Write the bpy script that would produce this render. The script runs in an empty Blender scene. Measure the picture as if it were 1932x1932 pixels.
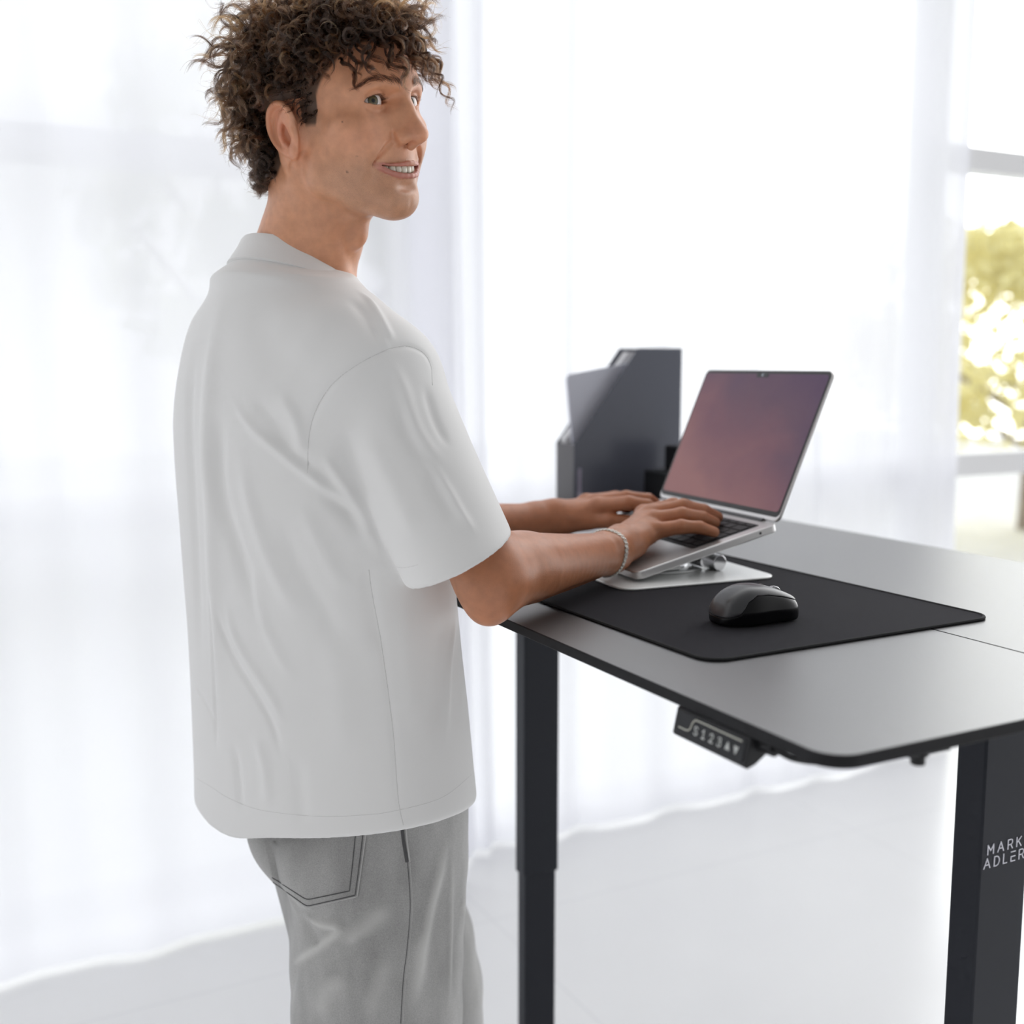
import bpy, math, random
import numpy as np
from mathutils import Vector, Matrix
from mathutils.bvhtree import BVHTree
SC = bpy.context.scene
COL = SC.collection
random.seed(7)
# ------------------------------------------------------------------ camera numbers (metres)
FPX, CXY, PITCH, CAMZ = 2151.0, 966.0, math.radians(7.45), 1.376
CP, SP = math.cos(PITCH), math.sin(PITCH)
def ray(x, y):
    r, u = (x - CXY) / FPX, -(y - CXY) / FPX
    return np.array([r, CP + u * SP, u * CP - SP])
CAMP = np.array([0.0, 0.0, CAMZ])
def at_depth(x, y, Y):
    d = ray(x, y); return CAMP + d * (Y / d[1])
# desk frame: corner, F_ = away from the user, L_ = towards the window wall
DZ = 1.10
AZ = math.radians(27.6)
F_ = np.array([math.cos(AZ), math.sin(AZ), 0.0]); L_ = np.array([-F_[1], F_[0], 0.0]); U_ = np.array([0, 0, 1.0])
CORNER = np.array([0.2251, 0.7698, DZ])
def desk(f, l, z=0.0):
    return CORNER + f * F_ + l * L_ + z * U_
DESKROT = Matrix(((F_[0], L_[0], 0), (F_[1], L_[1], 0), (0, 0, 1)))
# laptop frame (u: from right edge to left, v: front to hinge, w: up off the deck)
LA = np.array([0.1540, 1.3875, 1.1185])
LR = np.array([-0.3921, 0.9199, 0.0]); LD = np.array([0.8940, 0.3810, 0.2345]); LN = np.array([-0.2159, -0.0920, 0.9722])
LD /= np.linalg.norm(LD); LN = np.cross(LD, LR); LN = LN / np.linalg.norm(LN) * np.sign(LN[2])
def lap(u, v, w):
    return LA + u * LR + v * LD + w * LN
# ------------------------------------------------------------------ object helpers
def tag(o, label=None, cat=None, group=None, kind=None):
    if label: o['label'] = label
    if cat: o['category'] = cat
    if group: o['group'] = group
    if kind: o['kind'] = kind
    return o
def empty(name, loc, rz=0.0, label=None, cat=None, group=None):
    o = bpy.data.objects.new(name, None); COL.objects.link(o)
    o.location = loc; o.rotation_euler = (0, 0, rz)
    o.empty_display_size = 0.1
    bpy.context.view_layer.update()
    return tag(o, label, cat, group)
def mesh_obj(name, verts, faces, mat, parent=None, smooth=True, sharp=None):
    """verts in WORLD space; the object keeps its parent's frame."""
    me = bpy.data.meshes.new(name)
    verts = np.asarray(verts, dtype=np.float64)
    if isinstance(faces, np.ndarray):
        nf, k = faces.shape
        me.vertices.add(len(verts)); me.vertices.foreach_set('co', verts.astype(np.float32).ravel())
        me.loops.add(nf * k); me.loops.foreach_set('vertex_index', faces.astype(np.int32).ravel())
        me.polygons.add(nf); me.polygons.foreach_set('loop_start', np.arange(0, nf * k, k, dtype=np.int32))
        me.update(calc_edges=True); me.validate()
    else:
        me.from_pydata([tuple(v) for v in verts], [], faces); me.update()
    if smooth: me.shade_smooth()
    if smooth and sharp: me.set_sharp_from_angle(angle=math.radians(sharp))
    if mat: me.materials.append(mat)
    o = bpy.data.objects.new(name, me); COL.objects.link(o)
    if parent:
        o.parent = parent
        o.matrix_parent_inverse = parent.matrix_world.inverted()
    return o
class MB:
    """collects pieces of ONE part"""
    def __init__(s): s.v = []; s.f = []
    def add(s, vs, fs):
        b = len(s.v); s.v += [tuple(map(float, v)) for v in vs]; s.f += [tuple(b + i for i in f) for f in fs]; return s
    def prism(s, loop, axis, h, base=None):
        """extrude a 3D loop by vector axis*h"""
        n = len(loop); a = np.asarray(axis, float) * h
        lo = [np.asarray(p, float) for p in loop]; hi = [p + a for p in lo]
        fs = [tuple(range(n))[::-1], tuple(range(n, 2 * n))] + [(i, (i + 1) % n, n + (i + 1) % n, n + i) for i in range(n)]
        return s.add(lo + hi, fs)
    def box(s, c, ex, ey, ez, ax=None):
        c = np.asarray(c, float)
        X, Y, Z = ax if ax is not None else (np.array([1., 0, 0]), np.array([0, 1., 0]), np.array([0, 0, 1.]))
        loop = [c + X * sx * ex / 2 + Y * sy * ey / 2 - Z * ez / 2 for sx, sy in ((-1, -1), (1, -1), (1, 1), (-1, 1))]
        return s.prism(loop, Z, ez)
    def tube(s, pts, r, n=8, cap=True, flat=1.0):
        pts = [np.asarray(p, float) for p in pts]; m = len(pts)
        rs = r if hasattr(r, '__len__') else [r] * m
        T = [pts[min(i + 1, m - 1)] - pts[max(i - 1, 0)] for i in range(m)]
        T = [t / (np.linalg.norm(t) + 1e-12) for t in T]
        up = np.array([0, 0, 1.]) if abs(T[0][2]) < .9 else np.array([1., 0, 0])
        A = np.cross(T[0], up); A /= np.linalg.norm(A)
        vs = []; fs = []
        for i in range(m):
            A = A - T[i] * (A @ T[i]); A /= np.linalg.norm(A) + 1e-12
            B = np.cross(T[i], A)
            for k in range(n):
                t = 2 * math.pi * k / n
                vs.append(pts[i] + (A * math.cos(t) + B * math.sin(t) * flat) * rs[i])
        for i in range(m - 1):
            for k in range(n):
                k2 = (k + 1) % n
                fs.append((i * n + k, i * n + k2, (i + 1) * n + k2, (i + 1) * n + k))
        if cap: fs += [tuple(range(n))[::-1], tuple(range((m - 1) * n, m * n))]
        return s.add(vs, fs)
    def lathe(s, c, prof, axis=(0, 0, 1), n=32):
        c = np.asarray(c, float); Z = np.asarray(axis, float); Z = Z / np.linalg.norm(Z)
        up = np.array([1., 0, 0]) if abs(Z[0]) < .9 else np.array([0, 1., 0])
        X = np.cross(Z, up); X /= np.linalg.norm(X); Y = np.cross(Z, X)
        vs = []; fs = []
        for r, h in prof:
            for k in range(n):
                t = 2 * math.pi * k / n
                vs.append(c + Z * h + (X * math.cos(t) + Y * math.sin(t)) * r)
        for i in range(len(prof) - 1):
            for k in range(n):
                k2 = (k + 1) % n
                fs.append((i * n + k, i * n + k2, (i + 1) * n + k2, (i + 1) * n + k))
        fs += [tuple(range(n))[::-1], tuple(range((len(prof) - 1) * n, len(prof) * n))]
        return s.add(vs, fs)
    def build(s, name, mat, parent=None, smooth=True, sharp=35, bevel=0.0, seg=2, sub=0):
        o = mesh_obj(name, np.array(s.v), s.f, mat, parent, smooth, None)
        me = o.data
        import bmesh
        bm = bmesh.new(); bm.from_mesh(me); bmesh.ops.recalc_face_normals(bm, faces=bm.faces); bm.to_mesh(me); bm.free()
        if smooth and sharp: me.set_sharp_from_angle(angle=math.radians(sharp))
        if bevel > 0:
            m = o.modifiers.new('bevel', 'BEVEL'); m.width = bevel; m.segments = seg; m.limit_method = 'ANGLE'; m.angle_limit = math.radians(40)
        if sub:
            m = o.modifiers.new('sub', 'SUBSURF'); m.levels = sub; m.render_levels = sub
        return o
def rrect(w, h, r, n=8):
    """2D rounded rectangle loop centred on the origin"""
    out = []
    for cx, cy, a0 in ((w / 2 - r, h / 2 - r, 0), (-w / 2 + r, h / 2 - r, 90), (-w / 2 + r, -h / 2 + r, 180), (w / 2 - r, -h / 2 + r, 270)):
        for i in range(n + 1):
            a = math.radians(a0 + 90 * i / n); out.append((cx + r * math.cos(a), cy + r * math.sin(a)))
    return out
def spline(pts, n):
    """Catmull-Rom through pts"""
    P = np.asarray(pts, float); m = len(P)
    if m == 2:
        t = np.linspace(0, 1, n)[:, None]; return P[0] * (1 - t) + P[1] * t
    Q = np.vstack([2 * P[0] - P[1], P, 2 * P[-1] - P[-2]])
    u = np.linspace(0, m - 1 - 1e-9, n); i = u.astype(int); t = (u - i)[:, None]
    a, b, c, d = Q[i], Q[i + 1], Q[i + 2], Q[i + 3]
    return .5 * ((2 * b) + (-a + c) * t + (2 * a - 5 * b + 4 * c - d) * t * t + (-a + 3 * b - 3 * c + d) * t ** 3)
# ------------------------------------------------------------------ materials
def mat(name, col=(.8, .8, .8), rough=.5, metal=0.0, spec=.5, **kw):
    m = bpy.data.materials.new(name); m.use_nodes = True
    b = m.node_tree.nodes['Principled BSDF']
    b.inputs['Base Color'].default_value = (*col, 1); b.inputs['Roughness'].default_value = rough
    b.inputs['Metallic'].default_value = metal; b.inputs['Specular IOR Level'].default_value = spec
    for k, v in kw.items(): b.inputs[k.replace('_', ' ')].default_value = v
    return m
def nd(m, typ, **props):
    n = m.node_tree.nodes.new(typ)
    for k, v in props.items(): setattr(n, k, v)
    return n
def lk(m, a, b): m.node_tree.links.new(a, b)
def bsdf(m): return m.node_tree.nodes['Principled BSDF']
def add_bump(m, scale, strength, dist=.001, kind='ShaderNodeTexNoise', detail=4.0, stretch=None):
    t = nd(m, kind); t.inputs['Scale'].default_value = scale
    if 'Detail' in t.inputs: t.inputs['Detail'].default_value = detail
    c = nd(m, 'ShaderNodeTexCoord')
    if stretch:
        mp = nd(m, 'ShaderNodeMapping'); mp.inputs['Scale'].default_value = stretch
        lk(m, c.outputs['Object'], mp.inputs['Vector']); lk(m, mp.outputs['Vector'], t.inputs['Vector'])
    else: lk(m, c.outputs['Object'], t.inputs['Vector'])
    bp = nd(m, 'ShaderNodeBump'); bp.inputs['Strength'].default_value = strength; bp.inputs['Distance'].default_value = dist
    lk(m, t.outputs[0], bp.inputs['Height'])
    lk(m, bp.outputs['Normal'], bsdf(m).inputs['Normal'])
    return t
def noise_color(m, c1, c2, scale, detail=5.0, lo=.35, hi=.65, stretch=None):
    t = nd(m, 'ShaderNodeTexNoise'); t.inputs['Scale'].default_value = scale; t.inputs['Detail'].default_value = detail
    c = nd(m, 'ShaderNodeTexCoord')
    if stretch:
        mp = nd(m, 'ShaderNodeMapping'); mp.inputs['Scale'].default_value = stretch
        lk(m, c.outputs['Object'], mp.inputs['Vector']); lk(m, mp.outputs['Vector'], t.inputs['Vector'])
    else: lk(m, c.outputs['Object'], t.inputs['Vector'])
    r = nd(m, 'ShaderNodeValToRGB'); r.color_ramp.elements[0].position = lo; r.color_ramp.elements[1].position = hi
    r.color_ramp.elements[0].color = (*c1, 1); r.color_ramp.elements[1].color = (*c2, 1)
    lk(m, t.outputs[0], r.inputs[0]); lk(m, r.outputs[0], bsdf(m).inputs['Base Color'])
    return r
# ------------------------------------------------------------------ implicit surfaces (millimetres)
def smin(a, b, k):
    if k <= 0: return np.minimum(a, b)
    h = np.maximum(k - np.abs(a - b), 0) / k
    return np.minimum(a, b) - h * h * k * .25
def smax(a, b, k): return -smin(-a, -b, k)
class Field:
    """list of (mode, fn, centre, radius, k, frame); frames map world mm to a local frame"""
    def __init__(s): s.ops = []; s.frames = {}
    def frame(s, key, R, T, sc=1.0): s.frames[key] = (np.asarray(R, float), np.asarray(T, float), sc)
    def w(s, p, fr):
        if fr is None: return np.asarray(p, float)
        R, T, sc = s.frames[fr]; return T + R @ (np.asarray(p, float) * sc)
    def op(s, mode, fn, c, rad, k=0.0, fr=None):
        sc = s.frames[fr][2] if fr else 1.0
        s.ops.append((mode, fn, s.w(c, fr), rad * sc, k, fr, sc))
    def ell(s, c, r, k=0.0, mode='add', fr=None, rot=None):
        c = np.asarray(c, float); r = np.asarray(r, float); M = None if rot is None else np.asarray(rot, float)
        def fn(p):
            q = p - c
            if M is not None: q = q @ M
            k0 = np.sqrt(((q / r) ** 2).sum(1)) + 1e-9; k1 = np.sqrt(((q / (r * r)) ** 2).sum(1)) + 1e-9
            return k0 * (k0 - 1) / k1
        s.op(mode, fn, c, r.max(), k, fr)
    def cone(s, a, b, r1, r2, k=0.0, mode='add', fr=None):
        a = np.asarray(a, float); b = np.asarray(b, float); ba = b - a; bb = ba @ ba + 1e-9
        def fn(p):
            q = p - a; t = np.clip(q @ ba / bb, 0, 1)
            return np.sqrt(((q - t[:, None] * ba) ** 2).sum(1)) - (r1 + (r2 - r1) * t)
        s.op(mode, fn, (a + b) / 2, np.linalg.norm(ba) / 2 + max(r1, r2), k, fr)
    def chain(s, pts, rs, k=0.0, mode='add', fr=None, kk=None, sub=1):
        P = np.asarray(pts, float)
        if sub > 1:
            n = (len(P) - 1) * sub + 1
            rs = np.interp(np.linspace(0, 1, n), np.linspace(0, 1, len(P)), rs); P = spline(P, n)
        kk = kk if kk is not None else 0.0
        segs = [(P[i], P[i + 1], rs[i], rs[i + 1]) for i in range(len(P) - 1)]
        def fn(p):
            d = None; use = segs
            if len(segs) > 3 and len(p) > 50:
                c0 = p.mean(0); R = np.sqrt(((p[::7] - c0) ** 2).sum(1).max()) * 1.05 + 1
                ds = []
                for a, b, r1, r2 in segs:
                    ba = b - a; t = min(max((c0 - a) @ ba / (ba @ ba + 1e-9), 0), 1); ds.append(np.linalg.norm(c0 - a - ba * t) - max(r1, r2))
                m = min(ds); use = [g for g, e in zip(segs, ds) if e < max(R + 35 + kk, m + 1e-6) and e < m + 2 * R + 5]
            for a, b, r1, r2 in use:
                ba = b - a; bb = ba @ ba + 1e-9
                q = p - a; t = np.clip(q @ ba / bb, 0, 1)
                e = np.sqrt(((q - t[:, None] * ba) ** 2).sum(1)) - (r1 + (r2 - r1) * t)
                d = e if d is None else smin(d, e, kk)
            return d
        c = P.mean(0); s.op(mode, fn, c, np.linalg.norm(P - c, axis=1).max() + max(rs), k, fr)
    def brush(s, c, r, amp, fr=None, rot=None):
        """local swelling (amp>0) or hollow (amp<0), gaussian with radii r"""
        c = np.asarray(c, float); r = np.broadcast_to(np.asarray(r, float), (3,)); M = None if rot is None else np.asarray(rot, float)
        def fn(p):
            q = p - c
            if M is not None: q = q @ M
            return -amp * np.exp(-((q / r) ** 2).sum(1))
        s.op('off', fn, c, 2.4 * r.max(), 0, fr)
    def groove(s, pts, width, amp, fr=None, sub=4):
        P = spline(pts, (len(pts) - 1) * sub + 1)
        W = np.interp(np.linspace(0, 1, len(P)), np.linspace(0, 1, len(pts)), width if hasattr(width, '__len__') else [width] * len(pts))
        A = np.interp(np.linspace(0, 1, len(P)), np.linspace(0, 1, len(pts)), amp if hasattr(amp, '__len__') else [amp] * len(pts))
        def fn(p):
            best = np.zeros(len(p)); dm = np.full(len(p), 1e9)
            for i in range(len(P) - 1):
                a, b = P[i], P[i + 1]; ba = b - a; bb = ba @ ba + 1e-9
                q = p - a; t = np.clip(q @ ba / bb, 0, 1)
                d2 = ((q - t[:, None] * ba) ** 2).sum(1)
                w = W[i] + (W[i + 1] - W[i]) * t; am = A[i] + (A[i + 1] - A[i]) * t
                n2 = d2 / (w * w); up = n2 < dm
                best = np.where(up, -am * np.exp(-n2), best); dm = np.where(up, n2, dm)
            return best
        c = P.mean(0); s.op('off', fn, c, np.linalg.norm(P - c, axis=1).max() + 2.4 * np.max(W), 0, fr)
    def eval(s, p, c=None, rad=None):
        d = np.full(len(p), 1e4); loc = {}
        for mode, fn, oc, orad, k, fr, sc in s.ops:
            if c is not None and orad < 1e8 and np.linalg.norm(oc - c) > orad * 1.05 + rad + 2 * k + 25.0: continue
            if fr is None: q = p
            else:
                if fr not in loc:
                    R, T, s_ = s.frames[fr]; loc[fr] = ((p - T) @ R) / s_
                q = loc[fr]
            e = fn(q) * sc
            if mode == 'add': d = smin(d, e, k)
            elif mode == 'sub': d = smax(d, -e, k)
            elif mode == 'and': d = smax(d, e, k)
            else: d = d + e
        return d
    def mesh(s, h, lo, hi, B=14):
        lo = np.asarray(lo, float); hi = np.asarray(hi, float)
        nb = np.ceil((hi - lo) / (h * B)).astype(int)
        N = nb * B + 4
        I = np.stack(np.meshgrid(*[np.arange(n) for n in nb], indexing='ij'), -1).reshape(-1, 3)
        cen = lo + (I + .5) * h * B; R = h * B * .5 * math.sqrt(3)
        d0 = s.eval(cen)
        I = I[np.abs(d0) < R * 1.35 + 16.0]
        g = np.arange(B + 1)
        G = np.stack(np.meshgrid(g, g, g, indexing='ij'), -1).reshape(-1, 3)
        VK = []; VP = []; QD = []
        S1, S2 = N[1] * N[2], N[2]
        E = [(0, 0, 0, 1, 0, 0), (0, 1, 0, 1, 1, 0), (0, 0, 1, 1, 0, 1), (0, 1, 1, 1, 1, 1), (0, 0, 0, 0, 1, 0), (1, 0, 0, 1, 1, 0), (0, 0, 1, 0, 1, 1), (1, 0, 1, 1, 1, 1),
             (0, 0, 0, 0, 0, 1), (1, 0, 0, 1, 0, 1), (0, 1, 0, 0, 1, 1), (1, 1, 0, 1, 1, 1)]
        for bi in I:
            base = bi * B
            p = lo + (G + base) * h
            d = s.eval(p, lo + (base + B / 2) * h, R).reshape(B + 1, B + 1, B + 1)
            sg = d < 0
            if sg.all() or not sg.any(): continue
            cnt = np.zeros((B, B, B), np.int8)
            for x in (0, 1):
                for y in (0, 1):
                    for z in (0, 1): cnt += sg[x:x + B, y:y + B, z:z + B]
            act = np.argwhere((cnt > 0) & (cnt < 8))
            acc = np.zeros((len(act), 3)); num = np.zeros(len(act))
            ax, ay, az = act.T
            for x0, y0, z0, x1, y1, z1 in E:
                a = d[ax + x0, ay + y0, az + z0]; b = d[ax + x1, ay + y1, az + z1]
                m = (a < 0) != (b < 0); t = np.where(m, a / np.where(m, a - b, 1), 0)
                acc += np.where(m[:, None], np.array([x0, y0, z0]) + t[:, None] * np.array([x1 - x0, y1 - y0, z1 - z0]), 0); num += m
            VP.append(lo + (act + base + acc / num[:, None]) * h)
            ga = act + base
            VK.append(ga[:, 0] * S1 + ga[:, 1] * S2 + ga[:, 2])
            for axis in range(3):
                sl = [slice(0, B)] * 3; sl2 = list(sl); sl2[axis] = slice(1, B + 1)
                a = sg[tuple(sl)]; b = sg[tuple(sl2)]
                e = np.argwhere(a != b)
                if not len(e): continue
                fl = a[e[:, 0], e[:, 1], e[:, 2]]
                ge = e + base
                key = ge[:, 0] * S1 + ge[:, 1] * S2 + ge[:, 2]
                st = [S1, S2, 1]; o1, o2 = [(1, 2), (2, 0), (0, 1)][axis]
                q = np.stack([key - st[o1] - st[o2], key - st[o2], key, key - st[o1]], 1)
                ok = (ge[:, o1] > 0) & (ge[:, o2] > 0)
                q[~fl] = q[~fl][:, ::-1]
                QD.append(q[ok])
        K = np.concatenate(VK); V = np.concatenate(VP); Q = np.concatenate(QD)
        o = np.argsort(K); K = K[o]; V = V[o]
        idx = np.clip(np.searchsorted(K, Q), 0, len(K) - 1)
        miss = np.unique(Q[K[idx] != Q])
        if len(miss):
            c = np.stack([miss // S1, (miss // S2) % N[1], miss % S2], 1)
            K = np.concatenate([K, miss]); V = np.concatenate([V, lo + (c + .5) * h])
            o = np.argsort(K); K = K[o]; V = V[o]; idx = np.searchsorted(K, Q)
        return V, idx.astype(np.int32)
def relax(V, Q, n=1, lam=.5):
    E = np.concatenate([Q[:, [0, 1]], Q[:, [1, 2]], Q[:, [2, 3]], Q[:, [3, 0]]])
    for _ in range(n):
        A = np.zeros_like(V); c = np.zeros(len(V))
        for j in range(3):
            A[:, j] = np.bincount(E[:, 0], V[E[:, 1], j], len(V)) + np.bincount(E[:, 1], V[E[:, 0], j], len(V))
        c = np.bincount(E[:, 0], minlength=len(V)) + np.bincount(E[:, 1], minlength=len(V))
        V = V + lam * (A / np.maximum(c, 1)[:, None] - V)
    return V
def vnormals(V, Q):
    n = np.cross(V[Q[:, 2]] - V[Q[:, 0]], V[Q[:, 3]] - V[Q[:, 1]])
    N = np.zeros_like(V)
    for i in range(4):
        for j in range(3): N[:, j] += np.bincount(Q[:, i], n[:, j], len(V))
    return N / (np.linalg.norm(N, axis=1)[:, None] + 1e-12)
def color_attr(o, name, C):
    a = o.data.color_attributes.new(name, 'FLOAT_COLOR', 'POINT')
    C4 = np.ones((len(C), 4), np.float32); C4[:, :3] = C; a.data.foreach_set('color', C4.ravel())
def seg_dist(p, P):
    """distance of points p to polyline P, and the parameter 0..1 of the nearest point"""
    dm = np.full(len(p), 1e9); tm = np.zeros(len(p)); n = len(P) - 1
    for i in range(n):
        a, b = P[i], P[i + 1]; ba = b - a; bb = ba @ ba + 1e-12
        q = p - a; t = np.clip(q @ ba / bb, 0, 1); d = np.sqrt(((q - t[:, None] * ba) ** 2).sum(1))
        u = d < dm; dm = np.where(u, d, dm); tm = np.where(u, (i + t) / n, tm)
    return dm, tm
SKY = (.31, 1.82, .95, 3.2)      # daylight behind the camera, through the windows, overhead factor, to the right factor
EXPO = 0.16
BODY_H = 1.4
DO_HAIR = True
# ================================================================== ROOM
def W2(f, l, z): return CORNER * (1, 1, 0) + f * F_ + l * L_ + np.array([0, 0, z])
def slab(name, f0, f1, l0, l1, z0, z1, m, parent=None, bevel=0):
    lp = [W2(f0, l0, z0), W2(f1, l0, z0), W2(f1, l1, z0), W2(f0, l1, z0)]
    return MB().prism(lp, U_, z1 - z0).build(name, m, parent, smooth=False, bevel=bevel)
M_floor = mat('white_resin_floor', (.80, .80, .815), .22, spec=.5)
M_frame = mat('white_window_frame', (.90, .90, .91), .35)
M_wall = mat('white_wall', (.80, .80, .80), .8)
add_bump(M_wall, 160, .1, .0005)
_r = noise_color(M_floor, (.86, .86, .87), (.90, .90, .905), 1.4, 3)
# faint joints of the large floor tiles
_b = nd(M_floor, 'ShaderNodeTexBrick'); _b.offset = 0; _b.inputs['Scale'].default_value = 1; _b.inputs['Mortar Size'].default_value = .003; _b.inputs['Brick Width'].default_value = 1.2; _b.inputs['Row Height'].default_value = 1.2
_b.inputs['Color1'].default_value = _b.inputs['Color2'].default_value = (1, 1, 1, 1); _b.inputs['Mortar'].default_value = (.93, .93, .94, 1)
_tc = nd(M_floor, 'ShaderNodeTexCoord'); _mp = nd(M_floor, 'ShaderNodeMapping'); _mp.inputs['Rotation'].default_value = (0, 0, -AZ); lk(M_floor, _tc.outputs['Object'], _mp.inputs[0]); lk(M_floor, _mp.outputs[0], _b.inputs[0])
_mx = nd(M_floor, 'ShaderNodeMix', data_type='RGBA', blend_type='MULTIPLY'); _mx.inputs[0].default_value = 1; lk(M_floor, _r.outputs[0], _mx.inputs[6]); lk(M_floor, _b.outputs[0], _mx.inputs[7]); lk(M_floor, _mx.outputs[2], bsdf(M_floor).inputs['Base Color'])
tag(slab('floor', -5.5, 7, -4.0, 2.42, -.12, 0, M_floor), kind='structure')
WL = 2.35                                    # window wall distance along L_
M_glass = bpy.data.materials.new('window_glass'); M_glass.use_nodes = True
_n = M_glass.node_tree; _n.nodes.clear(); _o = _n.nodes.new('ShaderNodeOutputMaterial'); _t = _n.nodes.new('ShaderNodeBsdfTransparent'); _g = _n.nodes.new('ShaderNodeBsdfGlossy'); _x = _n.nodes.new('ShaderNodeMixShader'); _l = _n.nodes.new('ShaderNodeFresnel')
_l.inputs[0].default_value = 1.3; _g.inputs['Roughness'].default_value = .02; _t.inputs[0].default_value = (.96, .97, .97, 1)
_x.inputs[0].default_value = .05; _n.links.new(_t.outputs[0], _x.inputs[1]); _n.links.new(_g.outputs[0], _x.inputs[2]); _n.links.new(_x.outputs[0], _o.inputs[0])
tag(slab('wall_back', -5.5, 7, WL, WL + .12, 2.95, 3.3, M_wall), kind='structure')
for i, (f0, f1, bars) in enumerate(((-3.4, -1.35, (1.02, 1.88)), (-1.35, .66, (1.02, 1.88)), (.66, 2.60, (1.007,)), (2.60, 4.6, (1.007, 2.085)))):
    e = empty(f'window_{i + 1}', W2((f0 + f1) / 2, WL, 0), AZ); tag(e, kind='structure')
    fr = MB()
    def bar(a0, a1, z0, z1, d0=-.03, d1=.05):
        fr.prism([W2(a0, WL + d0, z0), W2(a1, WL + d0, z0), W2(a1, WL + d1, z0), W2(a0, WL + d1, z0)], U_, z1 - z0)
    bar(f0, f0 + .05, .05, 2.95); bar(f1 - .05, f1, .05, 2.95); bar(f0, f1, .0, .07); bar(f0, f1, 2.89, 2.95)
    for b in bars: bar(f0 + .05, f1 - .05, b - .042, b + .042)
    fr.build('frame', M_frame, e, smooth=False, bevel=.004)
    zs = [.07] + [v for b in bars for v in (b - .042, b + .042)] + [2.89]
    for k in range(0, len(zs), 2):
        slab('pane', f0 + .05, f1 - .05, WL + .005, WL + .011, zs[k], zs[k + 1], M_glass, e)
# ------------------------------------------------------------------ sheer curtains
def sheer(name, tr):
    m = bpy.data.materials.new(name); m.use_nodes = True; n = m.node_tree; n.nodes.clear()
    o = n.nodes.new('ShaderNodeOutputMaterial'); t = n.nodes.new('ShaderNodeBsdfTransparent'); l = n.nodes.new('ShaderNodeBsdfTranslucent'); d = n.nodes.new('ShaderNodeBsdfDiffuse')
    a = n.nodes.new('ShaderNodeMixShader'); b = n.nodes.new('ShaderNodeMixShader'); lw = n.nodes.new('ShaderNodeLayerWeight'); mr = n.nodes.new('ShaderNodeMapRange')
    l.inputs[0].default_value = (.92, .92, .965, 1); d.inputs[0].default_value = (.86, .86, .91, 1)
    a.inputs[0].default_value = .35
    n.links.new(l.outputs[0], a.inputs[1]); n.links.new(d.outputs[0], a.inputs[2])
    # a loose weave lets less through where it is seen edge-on
    lw.inputs[0].default_value = .5; mr.inputs[1].default_value = 0; mr.inputs[2].default_value = 1; mr.inputs[3].default_value = tr; mr.inputs[4].default_value = .02
    n.links.new(lw.outputs['Facing'], mr.inputs[0]); n.links.new(mr.outputs[0], b.inputs[0])
    n.links.new(a.outputs[0], b.inputs[1]); n.links.new(t.outputs[0], b.inputs[2]); n.links.new(b.outputs[0], o.inputs[0])
    return m
def curtain(label, f0, f1, l0, seed, m, gather, amp=.028, nw=22):
    rng = np.random.default_rng(seed); nf = int((f1 - f0) * 190); nz = 26; ph = rng.uniform(0, 6.28, 8)
    u = np.linspace(0, 1, nf); warp = u + .010 * np.sin(u * 17 + ph[0]) + .012 * np.sin(u * 9 + ph[1])
    vs = []
    for k in range(nz):
        z = .012 + (2.93 - .012) * k / (nz - 1); t = k / (nz - 1)
        A = amp * (.55 + .45 * min(1, t * 2.2))
        g = np.exp(-((u - gather[0]) / gather[1]) ** 2) if gather else 0 * u
        off = A * (np.sin(warp * nw * 6.283 + ph[2] + .5 * math.sin(2 * t + ph[5])) + .45 * np.sin(warp * nw * 6.283 * 1.9 + ph[3]) + .35 * np.sin(warp * nw * 6.283 * .37 + ph[4])) * (1 + 1.0 * g) + g * .035 * np.sin(warp * nw * 6.283 * 2.6)
        sw = .012 * np.sin(3 * t + ph[6]) + (.05 * (1 - t) * g)
        for i in range(nf):
            vs.append(W2(f0 + (f1 - f0) * u[i] + sw[i] if np.ndim(sw) else f0 + (f1 - f0) * u[i] + sw, l0 + off[i], z))
    I = np.arange(nz * nf).reshape(nz, nf)
    q = np.stack([I[:-1, :-1], I[:-1, 1:], I[1:, 1:], I[1:, :-1]], -1).reshape(-1, 4)
    o = mesh_obj('curtain', np.array(vs), q, m)
    return tag(o, label, 'curtain', 'sheer curtains along the window wall')
M_sheer = sheer('white_sheer', .06)
curtain('white sheer curtain hanging behind the standing person, closed across the window', -2.6, .66, 2.06, 3, M_sheer, (.955, .05), .020, 9)
curtain('white sheer curtain behind the laptop, ending beside the bare window pane', .60, 2.66, 2.19, 8, M_sheer, (.04, .06), .022, 7)
slab('curtain_rail', -3.4, 4.2, 2.03, 2.22, 2.93, 2.95, M_frame)
tag(bpy.data.objects['curtain_rail'], kind='structure')
# ------------------------------------------------------------------ garden outside
M_lawn = mat('pale_terrace', (.80, .80, .78), .8); noise_color(M_lawn, (.74, .74, .72), (.86, .86, .84), 3, 6)
tag(slab('exterior_ground', -14, 22, 2.6, 22, -.42, -.35, M_lawn), kind='structure')
M_leaf = [mat(f'leaf_{i}', c, .6, Transmission_Weight=0.0) for i, c in enumerate(((.92, .86, .46), (.88, .86, .66), (.84, .87, .68)))]
for m in M_leaf:
    n = m.node_tree; t = n.nodes.new('ShaderNodeBsdfTranslucent'); t.inputs[0].default_value = bsdf(m).inputs['Base Color'].default_value; x = n.nodes.new('ShaderNodeMixShader'); x.inputs[0].default_value = .6
    n.links.new(bsdf(m).outputs[0], x.inputs[1]); n.links.new(t.outputs[0], x.inputs[2]); n.links.new(x.outputs[0], n.nodes['Material Output'].inputs[0])
M_bark = mat('bark', (.30, .23, .17), .9); noise_color(M_bark, (.22, .17, .13), (.42, .34, .26), 14, 6)
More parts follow.
